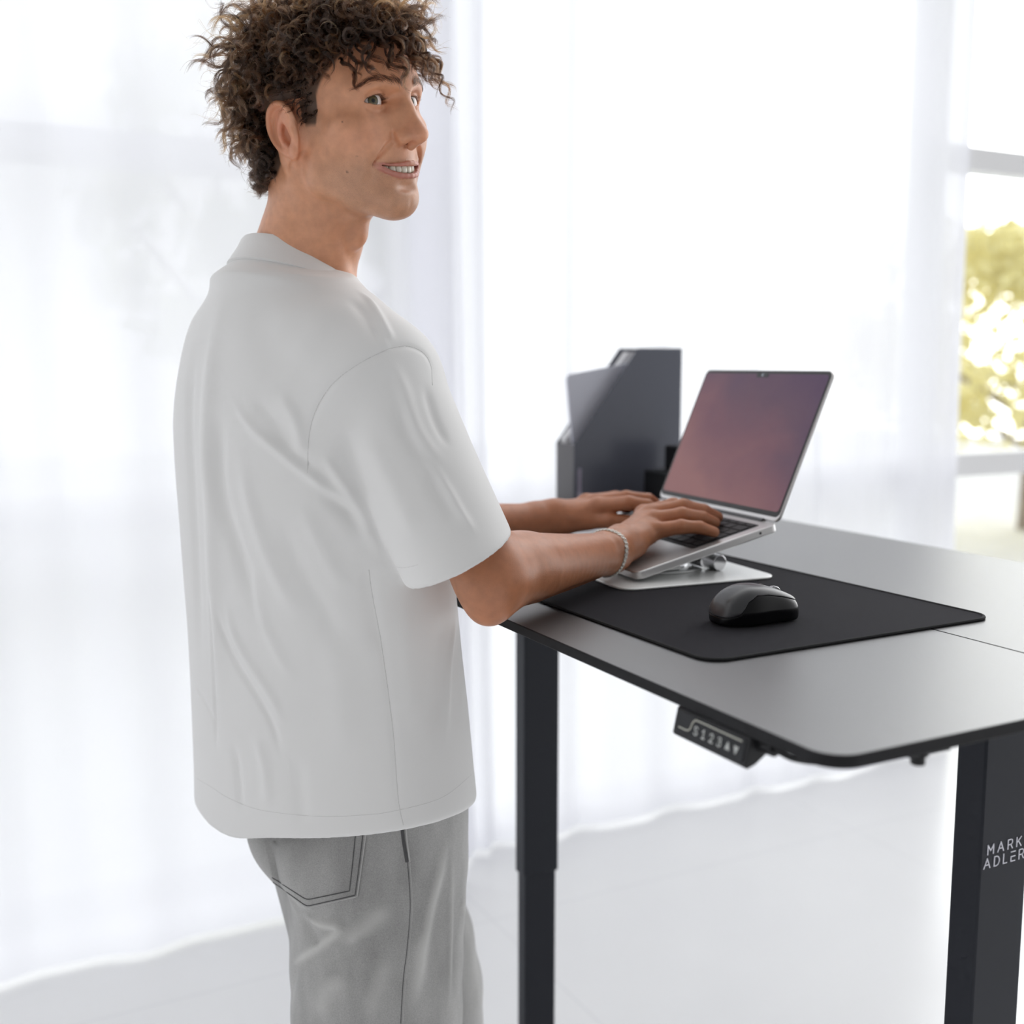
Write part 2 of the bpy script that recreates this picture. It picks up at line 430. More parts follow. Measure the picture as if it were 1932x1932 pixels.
def tree(f, l, h, r, seed, m, label):
    rng = np.random.default_rng(seed); base = W2(f, l, -.36)
    e = empty('tree', base, 0, label, 'tree', 'garden trees beyond the windows')
    tk = MB(); top = base + U_ * h * .62
    pts = spline([base, base + (top - base) * .5 + rng.normal(0, .06, 3), top], 8); tk.tube(pts, np.linspace(.11, .05, 8), 8)
    for k in range(7):
        a = rng.uniform(0, 6.28); s = pts[3 + k % 4]; tk.tube([s, s + np.array([math.cos(a) * r * .4, math.sin(a) * r * .4, h * .16]), s + np.array([math.cos(a) * r * .75, math.sin(a) * r * .75, h * .3])], [.04, .028, .012], 6)
    tk.build('trunk', M_bark, e)
    n = 5200; c = rng.normal(0, 1, (n, 3)); c /= np.linalg.norm(c, axis=1)[:, None]; cl = rng.normal(0, 1, (26, 3)); cl /= np.linalg.norm(cl, axis=1)[:, None]
    cen = base + U_ * h * .66 + cl[rng.integers(0, 26, n)] * np.array([r * .72, r * .72, h * .27]) + c * rng.uniform(.05, .42, n)[:, None] * r * .55
    vs = np.zeros((n, 4, 3)); a = rng.normal(0, 1, (n, 3)); a /= np.linalg.norm(a, axis=1)[:, None]; b = np.cross(a, rng.normal(0, 1, (n, 3))); b /= np.linalg.norm(b, axis=1)[:, None]
    s = rng.uniform(.05, .10, n)[:, None]
    vs[:, 0] = cen - a * s; vs[:, 1] = cen + b * s * .55; vs[:, 2] = cen + a * s; vs[:, 3] = cen - b * s * .55
    mesh_obj('foliage', vs.reshape(-1, 3), np.arange(n * 4).reshape(n, 4), m, e, smooth=False)
tree(9.7, 7.4, 3.1, 2.4, 1, M_leaf[0], 'yellow green tree seen through the bare window pane')
tree(2.1, 9.0, 4.6, 1.7, 2, M_leaf[2], 'pale tree veiled by the sheer curtain behind the laptop')
tree(-2.4, 8.2, 3.6, 1.4, 4, M_leaf[1], 'pale tree veiled by the sheer curtain left of the person')
# ------------------------------------------------------------------ daylight
w = bpy.data.worlds.new('daylight'); SC.world = w; w.use_nodes = True; nt = w.node_tree; bg = nt.nodes['Background']
tc = nt.nodes.new('ShaderNodeTexCoord')
def wdot(v, lo, hi, a, b):
    d = nt.nodes.new('ShaderNodeVectorMath'); d.operation = 'DOT_PRODUCT'; nt.links.new(tc.outputs['Generated'], d.inputs[0]); d.inputs[1].default_value = v
    m = nt.nodes.new('ShaderNodeMapRange'); m.interpolation_type = 'SMOOTHSTEP'; m.inputs[1].default_value = lo; m.inputs[2].default_value = hi; m.inputs[3].default_value = a; m.inputs[4].default_value = b
    nt.links.new(d.outputs['Value'], m.inputs[0]); return m
a = wdot(tuple(L_), -.35, .75, SKY[0], SKY[1])
b = wdot((0, 0, 1), .40, .95, 1.0, SKY[2])
c = wdot(tuple(F_), .15, 1.0, 1.0, SKY[3])
m1 = nt.nodes.new('ShaderNodeMath'); m1.operation = 'MULTIPLY'; nt.links.new(a.outputs[0], m1.inputs[0]); nt.links.new(b.outputs[0], m1.inputs[1])
m2 = nt.nodes.new('ShaderNodeMath'); m2.operation = 'MULTIPLY'; nt.links.new(m1.outputs[0], m2.inputs[0]); nt.links.new(c.outputs[0], m2.inputs[1])
bg.inputs[0].default_value = (.99, .995, 1.0, 1); nt.links.new(m2.outputs[0], bg.inputs[1])
# ================================================================== STANDING DESK
M_lam = mat('black_laminate', (.036, .035, .038), .36, spec=.5, IOR=2.35); add_bump(M_lam, 1400, .25, .0003, detail=3)
M_edge = mat('black_edge_band', (.012, .012, .014), .55, spec=.2)
M_metal = mat('black_powder_coat', (.014, .016, .024), .48, spec=.28); add_bump(M_metal, 2200, .12, .0002)
M_plas = mat('black_plastic', (.011, .011, .013), .42, spec=.3)
M_white = mat('pale_print', (.80, .80, .88), .5)
standing = empty('standing_desk', desk(.4, .7, -DZ), AZ, 'black electric standing desk with a rounded corner and button panel under its front edge', 'desk')
def board(name, f0, f1, l0, l1, th, corners, m, r=.027):
    """corners: which of (f0l0, f1l0, f1l1, f0l1) are rounded"""
    P = [(f0, l0), (f1, l0), (f1, l1), (f0, l1)]; out = []
    ang = [(180, 270), (270, 360), (0, 90), (90, 180)]
    for (f, l), rd, (a0, a1) in zip(P, corners, ang):
        if not rd: out.append((f, l)); continue
        cf = f + r if f == f0 else f - r; cl = l + r if l == l0 else l - r
        for i in range(13):
            a = math.radians(a0 + (a1 - a0) * i / 12); out.append((cf + r * math.cos(a), cl + r * math.sin(a)))
    o = MB().prism([desk(f, l, -th) for f, l in out], U_, th).build(name, m, standing, smooth=True, sharp=30, bevel=.0012, seg=3)
    o.data.materials.append(M_edge)
    for p in o.data.polygons:
        if abs(p.normal.z) < .5: p.material_index = 1
    o.modifiers['bevel'].material = 1
    return o
TH = .0105
board('front_board', 0, .3735, 0, 1.391, TH, (1, 0, 0, 1), M_lam)
board('rear_board', .3742, .802, 0, 1.391, TH, (0, 1, 1, 0), M_lam)
def dbox(mb, f0, f1, l0, l1, z0, z1): return mb.prism([desk(f0, l0, z0), desk(f1, l0, z0), desk(f1, l1, z0), desk(f0, l1, z0)], U_, z1 - z0)
LEGF0, LEGF1, LW = .335, .403, .034
for l0 in (.1453, 1.0803):
    lg = dbox(MB(), LEGF0, LEGF1, l0, l0 + LW, -.612, -.050).build('leg', M_metal, standing, bevel=.0025)
    dbox(MB(), LEGF0 + .0035, LEGF1 - .0035, l0 + .003, l0 + LW - .003, -1.085, -.61).build('inner_column', M_metal, lg, bevel=.002)
    dbox(MB(), .06, .74, l0 - .012, l0 + LW + .012, -1.1 + .004, -1.1 + .034).build('foot', M_metal, standing, bevel=.006)
    dbox(MB(), .10, .70, l0 - .004, l0 + LW + .004, -.050, -TH).build('support_bar', M_metal, standing, bevel=.002)
dbox(MB(), .345, .393, .18, 1.08, -.048, -.014).build('crossbar', M_metal, standing, bevel=.002)
# end bracket with a rounded recess
br = MB(); lp = rrect(.085, .060, .016, 6); li = rrect(.067, .042, .009, 6)
cen = desk(.4185, .1453 - .001, -.0415)
o_ = [cen + F_ * x + U_ * y for x, y in lp]; i_ = [cen + F_ * x + U_ * y for x, y in li]; n = len(lp)
for d in (0, .006):
    br.v += [tuple(p - L_ * d) for p in o_] + [tuple(p - L_ * d) for p in i_]
for i in range(n):
    j = (i + 1) % n
    br.f += [(i, j, n + j, n + i), (2 * n + i, 3 * n + i, 3 * n + j, 2 * n + j), (i, 2 * n + i, 2 * n + j, j), (n + i, n + j, 3 * n + j, 3 * n + i)]
brk = br.build('end_bracket', M_metal, standing, bevel=.001)
MB().prism([p for p in i_], L_, .012).build('bracket_recess', mat('grey_plastic', (.20, .20, .22), .4), brk)
# lettering on the end face of the near leg : stroke letters, x along F_, y up
GL = {'M': [[(0, 0), (0, 1), (.42, .38), (.84, 1), (.84, 0)]], 'A': [[(0, 0), (.44, 1), (.88, 0)], [(.17, .34), (.71, .34)]], 'R': [[(0, 0), (0, 1), (.45, 1), (.62, .9), (.66, .72), (.6, .54), (.45, .45), (0, .45)], [(.42, .45), (.68, 0)]],
      'K': [[(0, 0), (0, 1)], [(.64, 1), (.02, .42)], [(.24, .6), (.68, 0)]], 'D': [[(0, 0), (0, 1), (.34, 1), (.58, .88), (.72, .62), (.72, .38), (.58, .12), (.34, 0), (0, 0)]], 'L': [[(0, 1), (0, 0), (.5, 0)]],
      'E': [[(.58, .5), (0, .5), (0, 0), (.58, 0)], [(0, 1), (.58, 1)]], 'S': [[(.6, .84), (.48, .97), (.3, 1), (.1, .95), (.02, .78), (.1, .6), (.5, .44), (.62, .26), (.54, .08), (.32, 0), (.12, .04), (0, .18)]],
      '1': [[(.05, .78), (.3, 1), (.3, 0)], [(.05, 0), (.55, 0)]], '2': [[(.02, .76), (.1, .94), (.3, 1), (.5, .94), (.58, .74), (.5, .54), (0, 0), (.62, 0)]], '3': [[(.04, .92), (.3, 1), (.52, .92), (.55, .72), (.42, .56), (.2, .54)], [(.42, .54), (.58, .38), (.58, .16), (.42, .02), (.2, 0), (.0, .1)]],
      '^': [[(0, .1), (.34, .95), (.68, .1)], [(.22, .12), (.34, .5), (.46, .12)]], 'v': [[(0, .9), (.34, .05), (.68, .9)], [(.22, .88), (.34, .5), (.46, .88)]]}
def write(mb, text, org, X, Y, size, gap, wid, dep):
    x = 0; Zn = np.cross(X, Y)
    for ch in text:
        wmax = max(p[0] for s in GL[ch] for p in s)
        for s in GL[ch]:
            for (a, b), (c, d) in zip(s, s[1:]):
                p = org + X * (x + a * size) + Y * b * size; q = org + X * (x + c * size) + Y * d * size
                dr = q - p; ln = np.linalg.norm(dr); dr /= ln; sd = np.cross(Zn, dr)
                mb.box((p + q) / 2, ln + wid * .9, wid, dep, (dr, sd, Zn))
        x += (wmax + gap) * size
    return mb
lt = MB(); org = desk(.3445, .1453 - .0004, -.1990); write(lt, 'MARK', org, F_, U_, .0094, .66, .0011, .0007)
org = desk(.3400, .1453 - .0004, -.2128); write(lt, 'ADLER', org, F_, U_, .0097, .62, .0011, .0007)
near_leg = [o for o in standing.children if o.name.startswith('leg')][0]
lt.build('lettering', M_white, near_leg, smooth=False)
# button panel
pl0, pl1 = .0893, .1850
prof = [(.0005, -.0112), (-.0045, -.0335), (-.002, -.036), (.006, -.0335), (.018, -.026), (.027, -.016), (.030, -.0108)]
panel = MB().prism([desk(f, pl0, z) for f, z in prof], L_, pl1 - pl0).build('button_panel', M_plas, standing, bevel=.0012)
ft, fb = desk(.0005, 0, -.0112), desk(-.0045, 0, -.0335); Yp = (ft - fb) / np.linalg.norm(ft - fb); Xp = -L_; 
def face(x, y): return desk(-.0045, pl1, -.0335) + Xp * x + Yp * y + np.cross(Xp, Yp) * .0003
MB().prism([face(x, y) for x, y in ((.004, .003), (.0915, .003), (.0915, .0205), (.004, .0205))], np.cross(Xp, Yp), .0004).build('panel_face', mat('gloss_black', (.008, .008, .010), .25, spec=.3), panel)
sy = MB()
for i, ch in enumerate('S123^v'):
    write(sy, ch, face(.0287 + .0103 * i, .0064), Xp, Yp,   .0064 if ch in '^v' else .0068, 0, .0009, .0010)
sy.build('button_symbols', mat('pale_symbols', (.62, .64, .62), .5), panel, smooth=False)
ln_ = spline([(.008, .0070), (.018, .0070), (.0215, .0080), (.0235, .0105), (.0245, .0140), (.0265, .0170), (.031, .0182), (.06, .0182), (.088, .0182)], 60)
MB().tube([face(x, y) + np.cross(Xp, Yp) * .0003 for x, y in ln_], .0006, 6).build('panel_line', mat('silver_line', (.55, .55, .48), .35, metal=.6), panel)
cb = [desk(.012, pl0, -.018), desk(.013, pl0 - .014, -.018)]
plug = MB().tube(cb, .0058, 12).build('cable_plug', M_plas, panel)
MB().tube(spline([cb[1], desk(.016, .055, -.020), desk(.03, .03, -.016), desk(.08, .02, -.013), desk(.16, .03, -.012)], 24), .0022, 8).build('cable', M_plas, panel)
kn = MB(); kn.lathe(desk(.094, .010, -TH - .012), [(.0035, 0), (.0055, .001), (.0055, .007), (.008, .008), (.008, .012)], n=20); kn.build('adjuster_knob', M_plas, standing)
dbox(MB(), .080, .122, .004, .016, -TH - .0035, -TH).build('knob_plate', M_plas, standing, bevel=.001)
# ================================================================== THINGS ON THE DESK
M_fab = mat('black_mat_fabric', (.010, .0093, .0135), .88, spec=.10, Sheen_Weight=.04, Sheen_Roughness=.4); add_bump(M_fab, 2600, .3, .0003, detail=2)
_mo = empty('desk_mat', desk(.27, .66, 0), AZ, 'large black fabric mat with rounded corners on the desk', 'desk mat')
MR = math.radians(1.2)
def matp(x, y, z): # x along F, y along L, about the mat's centre
    c, s = math.cos(MR), math.sin(MR); return desk(.268 + x * c - y * s, .652 + x * s + y * c, z)
MB().prism([matp(x, y, .0003) for x, y in rrect(.386, .80, .022, 10)], U_, .0022).build('mat_sheet', M_fab, _mo, bevel=.001, sharp=40)
MB().tube([matp(x, y, .0018) for x, y in rrect(.387, .801, .0225, 10) + [rrect(.387, .801, .0225, 10)[0]]], .0019, 8, cap=False).build('stitched_edge', mat('black_edge_stitch', (.008, .008, .009), .85), _mo)
MZ = .0027
# ------------------------------------------------------------------ mouse
mouse = empty('computer_mouse', desk(.235, .362, MZ), AZ, 'black wireless mouse with glossy side grip on the black mat', 'mouse')
MC = desk(.2275, .360, MZ) * 1000
HT_ = np.vstack([spline([(-.12, 6, 0), (-.02, 13, 0), (.06, 25, 0), (.16, 34, 0), (.30, 39.8, 0), (.44, 40.6, 0), (.60, 37.6, 0), (.78, 31, 0), (.92, 24, 0), (1.0, 18, 0), (1.12, 8, 0)], 90)])
def mouse_mesh(name, m, shrink, keep):
    a = AZ + math.radians(-4); fx = np.array([math.cos(a), math.sin(a), 0]); ly = np.array([-fx[1], fx[0], 0])
    S = Field(); S.frame('M', np.stack([fx, ly, U_], 1), MC)
    def body(p):
        x, y, z = p.T
        t = (x + 52) / 105
        w = 30.5 * np.clip(1 - (np.abs(x + 2) / 55) ** 2.6, .0, 1) ** .45 - 3.0 * np.exp(-((x - 12) / 20) ** 2)
        h = np.interp(t, HT_[:, 0], HT_[:, 1])
        top = h * np.sqrt(np.clip(1 - (np.abs(y) / 40) ** 2.4, 0, 1)) - z
        d = smin(smin(top * .8, w - np.abs(y) - .12 * np.abs(z - 16), 14), 53 - np.abs(x + 1) - .06 * np.abs(z - 14), 12); d = smin(d, z - .6, 3)
        return -(d - shrink)
    S.op('add', body, (0, 0, 20), 75, 0, 'M')
    S.op('and', keep, (0, 0, 0), 1e9, .6, 'M')
    V, Q = S.mesh(.7, MC - 80, MC + 80); V = relax(V, Q, 4, .5)
    return mesh_obj(name, V / 1000, Q, m, mouse)
cv = lambda x: np.interp(x, [-60, -46, -36, -26, -14, 0, 20, 40, 60], [9, 10, 14, 26, 32, 31.5, 28, 22.5, 16])
mouse_mesh('shell', mat('mouse_shell', (.040, .040, .044), .33, spec=.55), 0.0, lambda p: np.maximum((cv(p[:, 0]) - p[:, 2]), 0 * p[:, 0] - 1) * .7)
mouse_mesh('side_grip', mat('mouse_gloss', (.004, .004, .005), .25, spec=.22), .7, lambda p: (p[:, 2] - cv(p[:, 0]) - .4) * .7)
fx = F_
MB().lathe((MC + F_ * 24 + U_ * 27.2) / 1000 - L_ * .0035, [(.0005, 0), (.0075, 0), (.0085, .0012), (.0085, .0058), (.0075, .007), (.0005, .007)], L_, 24).build('scroll_wheel', mat('wheel_metal', (.30, .30, .31), .25, metal=.7), mouse)
MB().box((MC + F_ * 4 + U_ * 38.2) / 1000, .009, .006, .002, (F_, L_, U_)).build('top_button', mat('mouse_button', (.02, .02, .022), .3), mouse, bevel=.0006)
# ------------------------------------------------------------------ laptop stand
M_alu = mat('silver_aluminium', (.74, .75, .75), .28, metal=.55, spec=.6); M_aluw = mat('white_aluminium', (.80, .81, .80), .33, metal=.25)
M_chr = mat('chrome_hinge', (.75, .75, .77), .12, metal=1.0)
stand = empty('laptop_stand', desk(.30, .68, MZ), AZ, 'silver folding laptop stand with round swivel base under the open laptop', 'laptop stand')
SRr = math.radians(-4.8)
def sp(x, y, z):
    c, s = math.cos(SRr), math.sin(SRr); return desk(.312 + x * c - y * s, .703 + x * s + y * c, MZ + z)
MB().prism([sp(x, y, .0002) for x, y in rrect(.225, .318, .022, 8)], U_, .0030).build('base_plate', M_aluw, stand, bevel=.0012, sharp=30)
sw = MB(); sw.lathe(sp(0, -.022, .0032), [(.074, 0), (.075, .0008), (.075, .0024), (.0735, .0030), (.060, .0030), (.059, .0024), (.001, .0024)], n=64); sw.build('swivel_disc', M_alu, stand, sharp=30)
MB().lathe(sp(0, -.022, .0057), [(.052, 0), (.052, .001), (.049, .0014), (.048, .0005), (.001, .0005)], n=64).build('disc_ring', M_chr, stand, sharp=30)
H0 = lap(.07, .135, -.0165); H1 = lap(.235, .135, -.0165)
for u in (.085, .215):
    top = lap(u, .155, -.0190); bot = sp(-.045, u - .150 - .022, .012); bot2 = sp(.046, (u - .150) * .8 - .022, .0145)
    ar = MB(); d = top - bot; d /= np.linalg.norm(d); s = np.cross(d, U_); s /= np.linalg.norm(s)
    ar.box((top + bot2) / 2, np.linalg.norm(top - bot2), .020, .005, ((top - bot2) / np.linalg.norm(top - bot2), L_, np.cross((top - bot2) / np.linalg.norm(top - bot2), L_)))
    arm = ar.build('lift_arm', M_alu, stand, bevel=.001)
    MB().tube([bot2 - L_ * .014, bot2 + L_ * .014], .0075, 20).build('hinge_barrel', M_chr, arm)
    MB().tube([top - L_ * .012, top + L_ * .012], .0055, 16).build('upper_hinge', M_chr, arm)
kb = sp(.062, -.088, .0138); MB().tube([kb - L_ * .011, kb + L_ * .011], .0105, 24).build('tension_knob', M_chr, stand, bevel=.001)
MB().box(sp(-.02, -.085, .0090), .062, .013, .004, (F_, L_, U_)).build('link_bar', M_aluw, stand, bevel=.001)
MB().prism([lap(u, v, -.0130) for u, v in ((.03, .03), (.274, .03), (.274, .175), (.03, .175))], LN, .0022).build('support_plate', M_alu, stand, bevel=.001)
for u in (.078, .226):
    lp_ = MB(); c0 = lap(u, .032, -.0130)
    lp_.tube([c0, lap(u, .010, -.0130), lap(u, -.0042, -.0130), lap(u, -.0074, -.0088), lap(u, -.0070, .0005)], [.0018, .0018, .0020, .0032, .0034], 10); lp_.build('front_lip', M_aluw, stand)
# ------------------------------------------------------------------ laptop
M_sil = mat('laptop_aluminium', (.70, .69, .69), .34, metal=.75, spec=.5); M_key = mat('black_keycap', (.013, .013, .015), .5, spec=.35)
laptop = empty('laptop', LA, 0, 'open silver laptop with a dusky pink screen raised on the metal stand', 'laptop')
def lslab(mb, u0, u1, v0, v1, w0, w1, r=.011):
    lp = rrect(u1 - u0, v1 - v0, r, 8) if r else [((u1 - u0) / 2, (v1 - v0) / 2), (-(u1 - u0) / 2, (v1 - v0) / 2), (-(u1 - u0) / 2, -(v1 - v0) / 2), ((u1 - u0) / 2, -(v1 - v0) / 2)]
    return mb.prism([lap((u0 + u1) / 2 + x, (v0 + v1) / 2 + y, w0) for x, y in lp], LN, w1 - w0)
lslab(MB(), 0, .304, 0, .215, -.0105, 0).build('base', M_sil, laptop, bevel=.0016, seg=3, sharp=30)
kw = lslab(MB(), .0165, .2875, .094, .198, -.0004, .0003, .004).build('keyboard_well', mat('key_well', (.02, .02, .022), .6), laptop)
keys = MB(); rows = [(14, .0165), (14, .0185), (14, .0185), (13, .0185), (12, .0185), (9, .0185)]
v = .1955
for ri, (nk, hh) in enumerate(rows):
    hh = .0095 if ri == 0 else .0162
    ws = [1.0] * nk
    if ri == 1: ws[0] = 1.45
    if ri == 2: ws[-1] = 1.45
    if ri == 3: ws[0] = 1.75; ws[-1] = 1.75
    if ri == 4: ws[0] = 2.2; ws[-1] = 2.2
    if ri == 5: ws = [1, 1, 1, 1.2, 5, 1.2, 1, 1.5, 1.5]
    tot = sum(ws); u = .0185
    for wv in ws:
        kwid = (.267 / tot) * wv
        lp = rrect(kwid - .0026, hh - .0018, .0015, 3)
        keys.prism([lap(u + kwid / 2 + x, v - hh / 2 + y, .0002) for x, y in lp], LN, .0013); u += kwid
    v -= hh + .0006
keys.build('keyboard_keys', M_key, laptop, smooth=False)
lslab(MB(), .092, .212, .008, .086, .0, .0003, .006).build('trackpad', mat('trackpad_glass', (.62, .61, .61), .25, metal=.5), laptop)
hng = lap(.152, .2145, .0010)
MB().tube([lap(.03, .2135, -.001), lap(.274, .2135, -.001)], .0042, 14).build('hinge', mat('dark_hinge', (.05, .05, .055), .35), laptop)
pj = lap(-.0002, .186, -.0048); MB().tube([pj, pj + LR * .0012], .0018, 16).build('audio_socket', mat('socket_black', (.004, .004, .004), .5), laptop)
LIDA = math.radians(53.5); LE = LD * math.cos(LIDA) + LN * math.sin(LIDA); LB = np.cross(LR, LE); LB = LB if LB @ LD < 0 else -LB      # LB faces the user
def lid(u, v_, w): return lap(0, .2145, .0015) + LR * u + LE * v_ + LB * w
def lidslab(mb, u0, u1, v0, v1, w0, w1, r):
    return mb.prism([lid((u0 + u1) / 2 + x, (v0 + v1) / 2 + y, w0) for x, y in rrect(u1 - u0, v1 - v0, r, 8)], LB, w1 - w0)
ld = lidslab(MB(), 0, .304, 0, .2125, -.0045, 0, .010).build('lid', M_sil, laptop, bevel=.0012, sharp=30)
lidslab(MB(), .002, .302, .006, .211, -.0002, .0005, .008).build('bezel', mat('bezel_black', (.006, .006, .007), .12, spec=.5), ld, sharp=30)
M_scr = mat('lit_screen', (.012, .009, .012), .16, spec=.18)
_tc = nd(M_scr, 'ShaderNodeTexCoord'); _mp = nd(M_scr, 'ShaderNodeMapping'); _ns = nd(M_scr, 'ShaderNodeTexNoise'); _ns.inputs['Scale'].default_value = 5.5; _ns.inputs['Detail'].default_value = 3; _ns.inputs['Distortion'].default_value = .5
_rp = nd(M_scr, 'ShaderNodeValToRGB'); lk(M_scr, _tc.outputs['Generated'], _mp.inputs[0]); _mp.inputs['Scale'].default_value = (.35, .35, .35); lk(M_scr, _mp.outputs[0], _ns.inputs['Vector'])
_sx = nd(M_scr, 'ShaderNodeSeparateXYZ'); lk(M_scr, _tc.outputs['Generated'], _sx.inputs[0])
# wallpaper: rose cloud low on the left, plum towards the top and right
_a = nd(M_scr, 'ShaderNodeMath', operation='MULTIPLY'); _a.inputs[1].default_value = .62; lk(M_scr, _sx.outputs['Z'], _a.inputs[0])
_b2 = nd(M_scr, 'ShaderNodeMath', operation='MULTIPLY'); _b2.inputs[1].default_value = -.50; lk(M_scr, _sx.outputs['Y'], _b2.inputs[0])
_c = nd(M_scr, 'ShaderNodeMath', operation='ADD'); lk(M_scr, _a.outputs[0], _c.inputs[0]); lk(M_scr, _b2.outputs[0], _c.inputs[1])
_d = nd(M_scr, 'ShaderNodeMath', operation='MULTIPLY_ADD'); _d.inputs[1].default_value = .55; lk(M_scr, _ns.outputs[0], _d.inputs[0]); lk(M_scr, _c.outputs[0], _d.inputs[2])
lk(M_scr, _d.outputs[0], _rp.inputs[0])
_rp.color_ramp.elements[0].position = .02; _rp.color_ramp.elements[0].color = (.34, .165, .165, 1); _rp.color_ramp.elements[1].position = .78; _rp.color_ramp.elements[1].color = (.105, .062, .120, 1)
_e = _rp.color_ramp.elements.new(.34); _e.color = (.215, .105, .135, 1); _e = _rp.color_ramp.elements.new(.52); _e.color = (.150, .085, .125, 1)
lk(M_scr, _rp.outputs[0], bsdf(M_scr).inputs['Emission Color']); bsdf(M_scr).inputs['Emission Strength'].default_value = .62
lidslab(MB(), .0055, .2985, .013, .2065, .0004, .0008, .006).build('screen', M_scr, ld, sharp=30)
lidslab(MB(), .138, .166, .2010, .2068, .0008, .0011, .002).build('camera_notch', mat('notch_black', (.004, .004, .005), .2), ld)
MB().lathe(lid(.152, .2042, .0011), [(.0005, .0006), (.0022, .0004), (.0026, 0)], LB, 16).build('camera_lens', mat('lens', (.30, .32, .36), .05, metal=.8), ld)
for u in (.0, ):
    pass
# ------------------------------------------------------------------ magazine file with papers
M_hold = mat('black_acrylic', (.125, .133, .170), .24, spec=.5); M_holdf = mat('dark_grey_board', (.16, .155, .165), .5)
hold = empty('magazine_file', desk(.69, 1.345, 0), AZ, 'black slant-cut magazine file holding papers, behind the laptop', 'magazine file')
HF, HL, HD, HWd, HH0, HH1, HK = .567, 1.311, .250, .070, .120, .305, .145
side = [(0, .0005), (HD, .0005), (HD, HH1), (HK, HH1), (0, HH0)]
for l in (HL, HL + HWd - .003):
    MB().prism([desk(HF + a, l, b) for a, b in side], L_, .003).build('side_panel', M_hold, hold, bevel=.0008)
MB().prism([desk(HF, HL + .003, .0005), desk(HF + .003, HL + .003, .0005), desk(HF + .003, HL + HWd - .003, .0005), desk(HF, HL + HWd - .003, .0005)], U_, HH0 - .001).build('front_panel', M_holdf, hold)
MB().prism([desk(HF + HD - .003, HL + .003, .0005), desk(HF + HD, HL + .003, .0005), desk(HF + HD, HL + HWd - .003, .0005), desk(HF + HD - .003, HL + HWd - .003, .0005)], U_, HH1 - .001).build('back_panel', M_hold, hold)
MB().prism([desk(HF + .003, HL + .003, .0005), desk(HF + HD - .003, HL + .003, .0005), desk(HF + HD - .003, HL + HWd - .003, .0005), desk(HF + .003, HL + HWd - .003, .0005)], U_, .003).build('bottom_panel', M_hold, hold)
ts = MB(); rr = rrect(.0075, .056, .0037, 6); ts.prism([desk(HF + .012 + x, HL - .0004, .046 + y) for x, y in rr], L_, .0003); ts.build('label_slot', mat('slot_lilac', (.42, .38, .50), .4), hold)
MB().lathe(desk(HF + .012, HL - .0006, .022), [(.0005, .0002), (.0048, .0002), (.0055, 0)], -L_, 20).build('slot_eyelet', mat('eyelet', (.60, .55, .68), .3), hold)
# folder leaning inside, papers behind it
fo = empty('folder', desk(HF + .10, HL + .030, .004), AZ, 'pale blue grey folder standing tilted in the black magazine file', 'folder')
ca, sa = math.cos(math.radians(-11)), math.sin(math.radians(-11))
def fpt(x, y, l): return desk(HF + .018 + x * ca - y * sa * -1 * -1, HL + l, .008 + (x * sa * -1 + y * ca) * 1.0)
def fpt(x, y, l):
    X = x * math.cos(.16) - y * math.sin(.16) * .62; Y = x * math.sin(.16) + y * math.cos(.16)
    return desk(HF + .022 + X, HL + l, .0045 + Y)
MB().prism([fpt(x, y, .022) for x, y in ((0, 0), (.190, 0), (.190, .252), (.004, .252), (-.002, .244))], L_, .006).build('cover', mat('blue_grey_card', (.74, .76, .86), .6), fo, bevel=.0006)
MB().prism([fpt(x, y, .0285) for x, y in ((.004, .001), (.186, .001), (.186, .246), (.004, .246))], L_, .006).build('pages', mat('page_white', (.78, .78, .80), .8), fo)
pp = MB().prism([desk(HF + .006, HL + .044, .0045), desk(HF + .225, HL + .044, .0045), desk(HF + .225, HL + .044, .298), desk(HF + .15, HL + .044, .298), desk(HF + .006, HL + .044, .128)], L_, .018).build('paper_stack', mat('paper_white', (.82, .82, .84), .8))
tag(pp, 'white papers standing upright in the black magazine file behind the folder', 'papers')
# plain dark block in two steps beside the file
bx = empty('stepped_block', desk(.70, 1.20, 0), AZ, 'small black stepped box between magazine file and laptop', 'block')
MB().prism([desk(.690, 1.165, .0005), desk(.80, 1.165, .0005), desk(.80, 1.255, .0005), desk(.690, 1.255, .0005)], U_, .070).build('lower_block', M_plas, bx, bevel=.003)
MB().prism([desk(.738, 1.175, .0707), desk(.80, 1.175, .0707), desk(.80, 1.255, .0707), desk(.738, 1.255, .0707)], U_, .046).build('upper_box', M_plas, bx, bevel=.003)
# ================================================================== PERSON : head (local mm: x his right, y forward, z up)
def rot_zxy(a, b, c):
    ca, sa, cb, sb, cc, sc = math.cos(a), math.sin(a), math.cos(b), math.sin(b), math.cos(c), math.sin(c)
    Rz = np.array([[ca, -sa, 0], [sa, ca, 0], [0, 0, 1]]); Rx = np.array([[1, 0, 0], [0, cb, -sb], [0, sb, cb]]); Ry = np.array([[cc, 0, sc], [0, 1, 0], [-sc, 0, cc]])
    return Rz @ Rx @ Ry
HR = rot_zxy(math.radians(-123.5), math.radians(1.0), math.radians(9.0))
HT = np.array([-190.0, 1320.0, 1631.0]); HS = 0.98
def hw(p): return HT + HR @ (np.asarray(p, float) * HS)          # head-local mm -> world mm
def rx(a):
    c, s = math.cos(a), math.sin(a); return np.array([[1, 0, 0], [0, c, -s], [0, s, c]])
def rz(a):
    c, s = math.cos(a), math.sin(a); return np.array([[c, -s, 0], [s, c, 0], [0, 0, 1]])
def ry(a):
    c, s = math.cos(a), math.sin(a); return np.array([[c, 0, s], [0, 1, 0], [-s, 0, c]])
EYE = np.array([31.5, 72.0, 23.0]); EYER = 12.2
